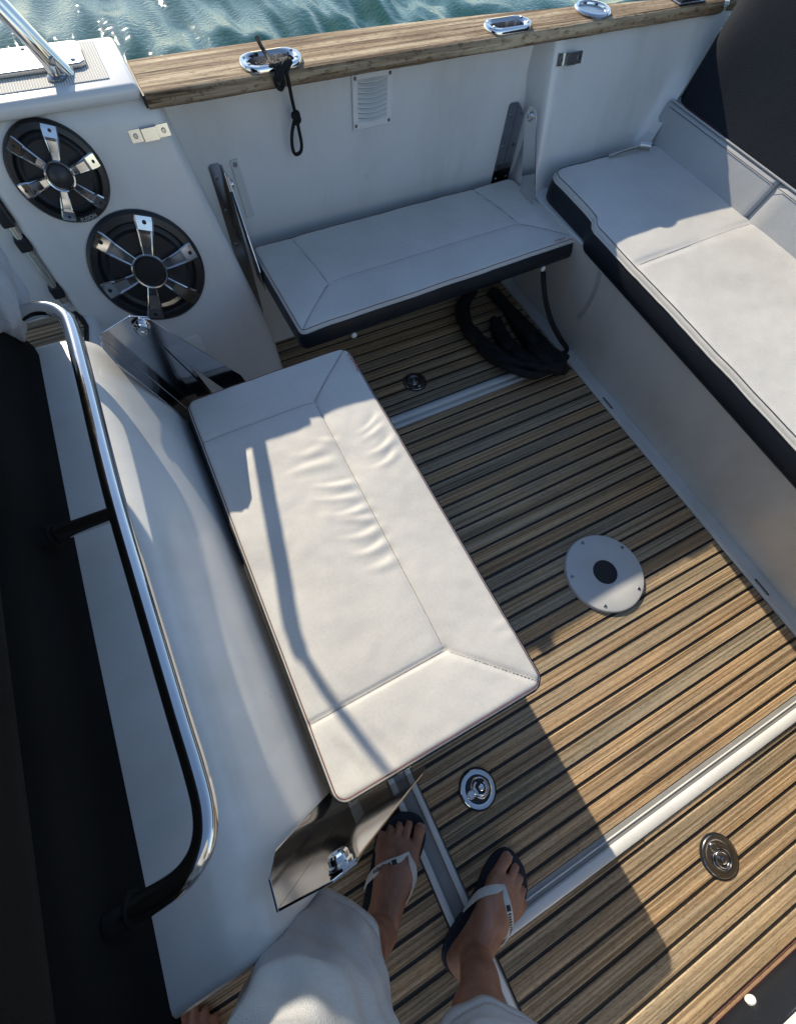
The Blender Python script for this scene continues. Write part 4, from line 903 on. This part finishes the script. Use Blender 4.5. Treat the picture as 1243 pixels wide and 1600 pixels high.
def latch(px, rot_, label, r=0.046, dark=False):
    c = PZ(px[0], px[1], 0.003); c.z = 0.0; mt = 'steel_dark' if dark else 'steel'
    t = thing('lift_ring_latch', c, label, 'latch', 'flush lift ring latches')
    lathe('gasket', [(r * 1.09, -0.002), (r * 1.09, 0.0015), (r * 0.95, 0.0022), (0, 0.0022)], c, (0, 0, 1), 'black_rubber', t, 44, up=(0, 1, 0))
    lathe('rim', [(r, 0.0022), (r, 0.0040), (r * 0.96, 0.0056), (r * 0.84, 0.0060), (r * 0.74, 0.0046), (r * 0.72, 0.0026)], c, (0, 0, 1), mt, t, 48, up=(0, 1, 0))
    lathe('recess', [(r * 0.73, 0.0036), (r * 0.60, 0.0028), (0, 0.0026)], c, (0, 0, 1), 'black_plastic' if not dark else 'steel_dark', t, 40, up=(0, 1, 0))
    ca, sa = math.cos(rot_), math.sin(rot_)
    L = lambda x, y, z: V((c.x + (ca * x - sa * y) * r, c.y + (sa * x + ca * y) * r, z))
    tube('ring_handle', [L(0.36 * math.cos(a), -0.14 + 0.36 * math.sin(a), 0.0060) for a in [math.radians(-65 - 290 * i / 20 + 360) for i in range(21)]], r * 0.075, mt, t, 8, per=2)
    body = [L(-0.20, 0.08, 0.003), L(-0.12, 0.30, 0.003), L(-0.24, 0.50, 0.003), L(-0.10, 0.66, 0.003), L(0.12, 0.66, 0.003), L(0.24, 0.50, 0.003), L(0.13, 0.30, 0.003), L(0.20, 0.08, 0.003)]
    prism('latch_tongue', body, (0, 0, 0.0042), mt, t, 0.0012, 2)
    tube('keyhole_edge', [L(x_, y_, 0.0052) for x_, y_ in ((-0.16, 0.60), (-0.17, 0.34), (-0.40, 0.18), (-0.52, -0.12), (-0.36, -0.48), (0, -0.62), (0.36, -0.48), (0.52, -0.12), (0.40, 0.18), (0.17, 0.34), (0.16, 0.60), (0.0, 0.70))], r * 0.05, mt, t, 6, per=5, closed=True)
    lathe('button', [(r * 0.17, 0.002), (r * 0.17, 0.0075), (r * 0.12, 0.0088), (0, 0.009)], L(0.0, -0.2, 0.002), (0, 0, 1), mt, t, 18, up=(0, 1, 0))
latch((746, 1233), math.radians(95), 'chrome lift ring latch in shaded planks just above the right foot')
latch((1123.5, 1338), math.radians(5), 'sunlit lift ring latch in the planks at lower right', dark=True)
latch((648, 596), math.radians(195), 'dark lift ring latch in deep shade under the side seat', 0.042, dark=True)

# ------------------------------------------------------------------ strap and black line bundle under the side seat
ss = thing('hanging_strap', PP(848, 424, (0.226, 0.918, 0), V((-0.031, 1, 0)).normalized()), 'flat black strap dangling from the side seat snap to the floor', 'strap')
p0 = PP(848, 425, (0.226, 0.918, 0), V((-0.031, 1, 0)).normalized())
sp_pts = [p0, PY(849, 445, 0.905), PY(853, 475, 0.885), PY(862, 505, 0.865), PY(875, 530, 0.85), PZ(885, 545, 0.012), PZ(880, 552, 0.010), PZ(866, 560, 0.010)]
tube('webbing', sp_pts, 0.0095, 'web_black', ss, 8, flat=0.25)
hz = thing('black_line_bundle', PZ(800, 560, 0.0), 'coiled bundle of thick black line on floor under side seat', 'line')
rg3 = random.Random(4)
base_path = [(735, 455), (722, 485), (735, 520), (765, 550), (800, 568), (835, 578), (866, 572)]
base2 = [(770, 455), (790, 480), (812, 505), (832, 530), (850, 552), (872, 566)]
for kx in range(30):
    bp = base_path if kx % 2 == 0 else base2
    if kx > 16: bp = [(772 + 3 * (kx % 5), 500 + 9 * (kx % 5)), (795, 540), (818, 558), (842, 568), (862, 566), (872, 570)]
    o1, o2 = rg3.uniform(-12, 16), rg3.uniform(-10, 10)
    if kx % 2 == 0 and 9 < kx < 17: bp = base_path[2:]
    pts = []
    for i, (x, y) in enumerate(bp):
        f_ = i / (len(bp) - 1); zz = 0.014 + 0.055 * rg3.random() * (0.4 + f_)
        pts.append(PZ(x + o1 * f_ + rg3.uniform(-4, 4), y + o2 * f_ * 0.8 + rg3.uniform(-3, 3), zz))
    tube('line_coil', pts, 0.011 + 0.013 * rg3.random(), 'web_black', hz, 9, per=7)

# ------------------------------------------------------------------ starboard side (behind the photographer)
sb = thing('side_coaming', (0, -1.4, 0), 'opposite white cockpit side behind the photographer', 'coaming')
surf('wall', lambda u, v_: (-1.3 + 3.3 * u, -1.40 - 0.02 * v_, -0.02 + 0.795 * v_), 12, 6, 'gelcoat', sb, thick=(0, -0.05, 0))
box('teak_cap', (-1.3, -1.56, 0.776), (1.95, -1.375, 0.803), 'teak_cap', sb, 0.006, 2)

# ------------------------------------------------------------------ people
def add_loft(VS, FS, rings):
    b0 = len(VS); k_ = len(rings[0])
    for r in rings: VS.extend(r)
    for i in range(len(rings) - 1):
        for s in range(k_): FS.append((b0 + i * k_ + s, b0 + i * k_ + (s + 1) % k_, b0 + (i + 1) * k_ + (s + 1) % k_, b0 + (i + 1) * k_ + s))
    FS.append(tuple(range(b0, b0 + k_))[::-1]); FS.append(tuple(range(b0 + (len(rings) - 1) * k_, b0 + len(rings) * k_)))
def limb(VS, FS, pts, rads, n_=16):
    P = catmull(pts, 6); k_ = len(P); R_ = []
    for i in range(k_):
        f_ = i / 6; a = min(int(f_), len(rads) - 2); t = f_ - a; t = t * t * (3 - 2 * t); R_.append(rads[a] * (1 - t) + rads[a + 1] * t)
    v0, f0 = tube_data(P, lambda t: R_[min(k_ - 1, round(t * (k_ - 1)))], n_)
    b0 = len(VS); VS.extend(v0); FS.extend([tuple(x + b0 for x in f) for f in f0])
    for c_, r_ in ((P[0], R_[0]), (P[-1], R_[-1])): ball(VS, FS, c_, (r_, r_, r_))
def ball(VS, FS, c, r, ax=None, n_=12):
    ax = ax or (V((1, 0, 0)), V((0, 1, 0)), V((0, 0, 1))); rings = []
    for i in range(1, n_):
        th = math.pi * i / n_
        rings.append([c + ax[0] * (r[0] * math.sin(th) * math.cos(2 * math.pi * s / n_)) + ax[1] * (r[1] * math.sin(th) * math.sin(2 * math.pi * s / n_)) + ax[2] * (r[2] * math.cos(th)) for s in range(n_)])
    add_loft(VS, FS, rings)
def foot_frame(heel, toe, side):
    f_ = V((toe[0] - heel[0], toe[1] - heel[1], 0)); L = f_.length; f_.normalize(); left = V((-f_.y, f_.x, 0)); lat = left * (1 if side == 'L' else -1)  # towards little toe
    sc = L / 0.262
    return lambda t, l_, z, zo=0.0: V((heel[0], heel[1], zo)) + f_ * (t * sc) + lat * (l_ * sc) + V((0, 0, z * sc)), f_, lat, sc
TOES = [(-0.037, 0.262, 0.0138, 0.19), (-0.0085, 0.258, 0.0094, 0.205), (0.0130, 0.248, 0.0088, 0.20), (0.0325, 0.235, 0.0083, 0.193), (0.0500, 0.217, 0.0082, 0.180)]
def make_foot(VS, FS, heel, toe, side, zo, ankle_dir):
    G, f_, lat, sc = foot_frame(heel, toe, side); g = lambda t, l_, z: G(t, l_, z, zo)
    sec = [(0.002, 0.0, 0.016, 0.020, 0.022), (0.012, 0.0, 0.026, 0.030, 0.028), (0.035, 0.0, 0.031, 0.040, 0.036), (0.06, -0.001, 0.031, 0.052, 0.046), (0.09, -0.002, 0.031, 0.056, 0.048), (0.12, -0.001, 0.034, 0.046, 0.040), (0.15, 0.0, 0.039, 0.037, 0.032), (0.18, 0.002, 0.044, 0.029, 0.025), (0.20, 0.003, 0.045, 0.024, 0.020), (0.215, 0.003, 0.040, 0.019, 0.016), (0.224, 0.003, 0.030, 0.014, 0.013)]
    rings = []
    for t, l_, w_, h_, zc in sec:
        r = []; w_ *= 1.17; h_ *= 1.06
        for s in range(20):
            a = 2 * math.pi * s / 20; cx_, sx_ = math.cos(a), math.sin(a)
            wz = h_ if sx_ > 0 else zc
            w_ = w_; slant = -0.18 * cx_ * w_ if sx_ > 0 else 0      # instep higher on the inside
            x_ = w_ * math.copysign(abs(cx_) ** 0.8, cx_)
            r.append(g(t, l_ + x_, zc + wz * sx_ * (0.95 if sx_ < 0 else 1) + slant))
        rings.append(r)
    add_loft(VS, FS, rings)
    nails = []
    for i, (l_, tip, r, t0) in enumerate(TOES):
        root = g(t0, l_ * 0.93, 0.017); k1 = g(t0 + (tip - t0) * 0.45, l_ * 0.98, 0.0195 if i else 0.016); k2 = g(tip - r * 0.9, l_, 0.0115 if i else 0.0130)
        limb(VS, FS, [root, k1, k2], [r * 1.12, r * 0.98, r * 1.02], 12)
        ball(VS, FS, g(tip - r * 0.95, l_, r * 0.95), (r * 1.0 * sc, r * 1.06 * sc, r * 0.92 * sc), (f_, lat, V((0, 0, 1))))
        nails.append((g(tip - r * 0.75, l_, r * 1.80 if i else r * 1.83), r * sc, f_, lat))
    return g, nails
def make_person(name, label, legs, shorts_mat, hip_c, sandals, hem_r=0.088):
    t = thing(name, (hip_c[0], hip_c[1], 0), label, 'person')
    VS, FS, nails_all, shoes = [], [], [], []
    for lg in legs:
        zo = 0.019 if sandals else 0.002
        g, nails = make_foot(VS, FS, lg['heel'], lg['toe'], lg['side'], zo, None)
        an = g(0.062, -0.001, 0.082); an2 = g(0.072, -0.001, 0.045); kn = V(lg['knee']); hp = V(lg['hip'])
        back = (kn - an).normalized().cross(V((0, 0, 1)).cross(kn - an)).normalized()
        ff = V((lg['toe'][0] - lg['heel'][0], lg['toe'][1] - lg['heel'][1], 0)).normalized()
        calf = an.lerp(kn, 0.62) - ff * 0.018
        limb(VS, FS, [an2, an, an.lerp(kn, 0.28), calf, kn.lerp(an, 0.10), kn, kn.lerp(hp, 0.5), hp], [0.034, 0.034, 0.039, 0.055, 0.051, 0.055, 0.068, 0.085], 20)
        for sd in (-1, 1): ball(VS, FS, g(0.060, sd * 0.027, 0.075 if sd < 0 else 0.066), (0.012, 0.012, 0.014))
        nails_all += nails; shoes.append((lg, g))
    ball(VS, FS, V(hip_c), (0.15, 0.13, 0.11))
    bd = mobj('body', VS, FS, 'skin', t, True)
    rm = bd.modifiers.new('skin_wrap', 'REMESH'); rm.mode = 'VOXEL'; rm.voxel_size = 0.0026; rm.use_smooth_shade = True
    sm = bd.modifiers.new('soften', 'SMOOTH'); sm.factor = 0.5; sm.iterations = 4
    for c, r, f_, lat in nails_all:
        vs = []; fs = []
        for i in range(5):
            for j in range(5):
                u = (i / 4 - 0.5) * 1.5 * r; w_ = (j / 4 - 0.5) * 1.35 * r
                vs.append(c + f_ * u + lat * w_ + V((0, 0, -0.55 * (w_ * w_) / r - 0.25 * u * u / r - 0.25 * u - 0.0006)))
        fs = [(i * 5 + j, i * 5 + j + 1, i * 5 + 6 + j, i * 5 + 5 + j) for i in range(4) for j in range(4)]
        mobj('toenail', vs, fs, 'toenail', t, True)
    # shorts: one garment, two legs and the hips
    VS, FS = [], []
    for lg in legs:
        kn = V(lg['knee']); hp = V(lg['hip']); hm = V(lg['hem']); ax = (hp - hm).normalized()
        e1 = V((1, 0, 0)); e1 = (e1 - ax * e1.dot(ax)).normalized(); e2 = ax.cross(e1)
        rings = []; R0 = lg.get('hem_r', hem_r); rs = random.Random(hash(lg['side']) % 7 + 3)
        for (f_, k_, ins) in [(0.16, 0.82, 1), (0.0, 0.90, 1), (-0.004, 0.95, 0), (0.0, 1.0, 0), (0.045, 1.0, 0), (0.05, 0.968, 0), (0.055, 1.0, 0)] + [(0.08 + 0.92 * i / 60, 1.0 + 0.30 * i / 60, 0) for i in range(61)]:
            c = hm + (hp - hm) * f_; r = []
            for s in range(120):
                a = 2 * math.pi * s / 120
                fold = 0.0 if ins else (0.030 * math.sin(5 * a - 22 * f_ + 2 * math.sin(3 * a)) * max(0, math.sin(3.1 * f_ + 0.3)) + 0.016 * math.sin(4 * a + 46 * f_ + 1.5 * math.sin(2 * a)) + 0.035 * math.sin(3 * a + 5.0 * f_ + 1) + 0.022 * math.sin(7 * a - 9 * f_) + 0.012 * math.sin(12 * a + 14 * f_)) * (0.8 + 0.9 * f_)
                hemw = 0.012 * math.sin(2 * a + 1.3) * (1 - min(1, max(0, f_) * 6))
                rr_ = R0 * k_ * (1 + fold); r.append(c + e1 * (rr_ * math.cos(a)) + e2 * (rr_ * 1.12 * math.sin(a)) + ax * hemw)
            rings.append(r)
        add_loft(VS, FS, rings); FS.pop(-2)
        cap = V(hp); ball(VS, FS, cap, (R0 * 1.32, R0 * 1.42, 0.09), n_=20)
    ball(VS, FS, V(hip_c), (0.185, 0.165, 0.15), n_=24)
    mobj('shorts', VS, FS, shorts_mat, t, True)
    if not sandals: return t
    for lg, g in shoes:
        shoe = thing('flip_flop', (lg['heel'][0], lg['heel'][1], 0), sandals[lg['side']], 'flip-flop', 'pair of flip-flops')
        G, f_, lat, sc = foot_frame(lg['heel'], lg['toe'], lg['side'])
        half_in = [(-0.010, 0.0), (-0.006, -0.020), (0.02, -0.036), (0.06, -0.042), (0.10, -0.041), (0.15, -0.047), (0.19, -0.057), (0.23, -0.059), (0.260, -0.048), (0.271, -0.028)]
        half_out = [(0.271, -0.010), (0.265, 0.013), (0.250, 0.034), (0.226, 0.052), (0.19, 0.057), (0.15, 0.052), (0.10, 0.047), (0.06, 0.043), (0.02, 0.039), (-0.006, 0.022)]
        out = catmull([V((a, c_, 0)) for a, c_ in half_in + half_out], 4, True)
        rings = []
        for z_, o_ in ((0.0006, 0.98), (0.004, 1.0), (0.016, 1.0), (0.0185, 0.985)):
            rings.append([V(tuple(G(0.13 + (p.x - 0.13) * o_, p.y * o_, 0, z_))[:2] + (z_,)) for p in out])
        k_ = len(out); vs = [p for r in rings for p in r]
        fs = [(i * k_ + s, i * k_ + (s + 1) % k_, (i + 1) * k_ + (s + 1) % k_, (i + 1) * k_ + s) for i in range(3) for s in range(k_)] + [tuple(range(k_))[::-1], tuple(range(3 * k_, 4 * k_))]
        mobj('sole', vs, fs, 'sole_navy', shoe, False)
        z0 = 0.0195
        for sd, pth in ((-1, [(0.202, -0.0215, 0.041), (0.190, -0.030, 0.049), (0.172, -0.043, 0.048), (0.148, -0.0505, 0.036), (0.118, -0.0485, 0.017), (0.098, -0.043, 0.001)]), (1, [(0.202, -0.0215, 0.041), (0.188, -0.004, 0.051), (0.170, 0.019, 0.052), (0.148, 0.040, 0.044), (0.122, 0.0505, 0.025), (0.100, 0.049, 0.001)])):
            P = catmull([G(a, c_, 0, z0) + V((0, 0, h_)) for a, c_, h_ in pth], 6)
            vs = []; fs = []; kk_ = len(P)
            ctr = G(0.15, 0.0, 0.0, z0 + 0.004)
            quad = []
            for i, p in enumerate(P):
                tt = (P[min(i + 1, kk_ - 1)] - P[max(i - 1, 0)]).normalized(); axis = G(0.16, 0.002, 0.012, z0); rad = (p - axis); rad = (rad - f_ * rad.dot(f_)).normalized()
                nn = (rad - tt * rad.dot(tt)).normalized(); sd_ = tt.cross(nn).normalized(); w_ = 0.0052 + 0.0035 * math.sin(math.pi * min(1, i / kk_ * 1.1)); quad.append((p, tt, sd_, nn, w_))
                for a, h_ in ((-1, 0.0), (-1, 0.0025), (-0.6, 0.0034), (0.6, 0.0034), (1, 0.0025), (1, 0.0)): vs.append(p + sd_ * (w_ * a) + nn * h_)
            for i in range(kk_ - 1):
                for e in range(6): fs.append((i * 6 + e, i * 6 + (e + 1) % 6, i * 6 + 6 + (e + 1) % 6, i * 6 + 6 + e))
            fs += [tuple(range(6)), tuple(range((kk_ - 1) * 6, kk_ * 6))]
            stp = mobj('strap', vs, fs, 'strap_white', shoe, True, 40)
            if sd == 1:      # dark emblem block and worn lettering on the outer strap
                marks = [(8.0, 10.2, 0.62)] + [(10.9 + 0.95 * i, 10.9 + 0.95 * i + 0.62, 0.34 + 0.14 * ((i * 5) % 3 == 0)) for i in range(9)]
                vs = []; fs = []
                for a, c_, hw in marks:
                    b0 = len(vs); st_ = [a + (c_ - a) * j / 3 for j in range(4)]
                    for x in st_:
                        i0 = min(int(x), kk_ - 2); fr_ = x - i0; A = quad[i0]; B = quad[i0 + 1]
                        p = A[0].lerp(B[0], fr_); sdv = A[2].lerp(B[2], fr_); nv_ = A[3].lerp(B[3], fr_); w_ = A[4]
                        for sg in (-1, 1): vs.append(p + sdv * (w_ * hw * sg) + nv_ * 0.0039)
                    for j in range(3): fs.append((b0 + 2 * j, b0 + 2 * j + 1, b0 + 2 * j + 3, b0 + 2 * j + 2))
                mobj('strap_lettering', vs, fs, 'strap_print', stp)
        tube('toe_post', [G(0.204, -0.0215, 0, z0) + V((0, 0, 0.001)), G(0.203, -0.0215, 0, z0) + V((0, 0, 0.042))], 0.0032, 'strap_white', shoe, 8, smooth_path=False)
    return t
make_person('person', 'person in pale grey shorts and flip-flops standing at the bottom', [
    dict(side='L', heel=(-0.222, -0.466), toe=(-0.034, -0.282), knee=(-0.212, -0.300, 0.47), hip=(-0.235, -0.335, 0.86), hem=(-0.212, -0.292, 0.455), hem_r=0.086),
    dict(side='R', heel=(-0.076, -0.578), toe=(0.166, -0.497), knee=(-0.052, -0.515, 0.47), hip=(-0.050, -0.49, 0.86), hem=(-0.056, -0.512, 0.485), hem_r=0.090)],
    'shorts_cloth', (-0.12, -0.40, 0.93), {'L': 'white-strapped navy flip-flop on left foot beside the floor channel', 'R': 'white-strapped navy flip-flop on right foot over the hatch corner'})
make_person('person', 'bare toes of another person at the bottom left in shade', [
    dict(side='R', heel=(-0.632, -0.612), toe=(-0.607, -0.354), knee=(-0.68, -0.54, 0.47), hip=(-0.70, -0.60, 0.86), hem=(-0.685, -0.55, 0.50)),
    dict(side='L', heel=(-0.86, -0.66), toe=(-0.87, -0.40), knee=(-0.86, -0.57, 0.47), hip=(-0.86, -0.62, 0.86), hem=(-0.86, -0.58, 0.50))],
    'helm_black', (-0.78, -0.62, 0.93), None)
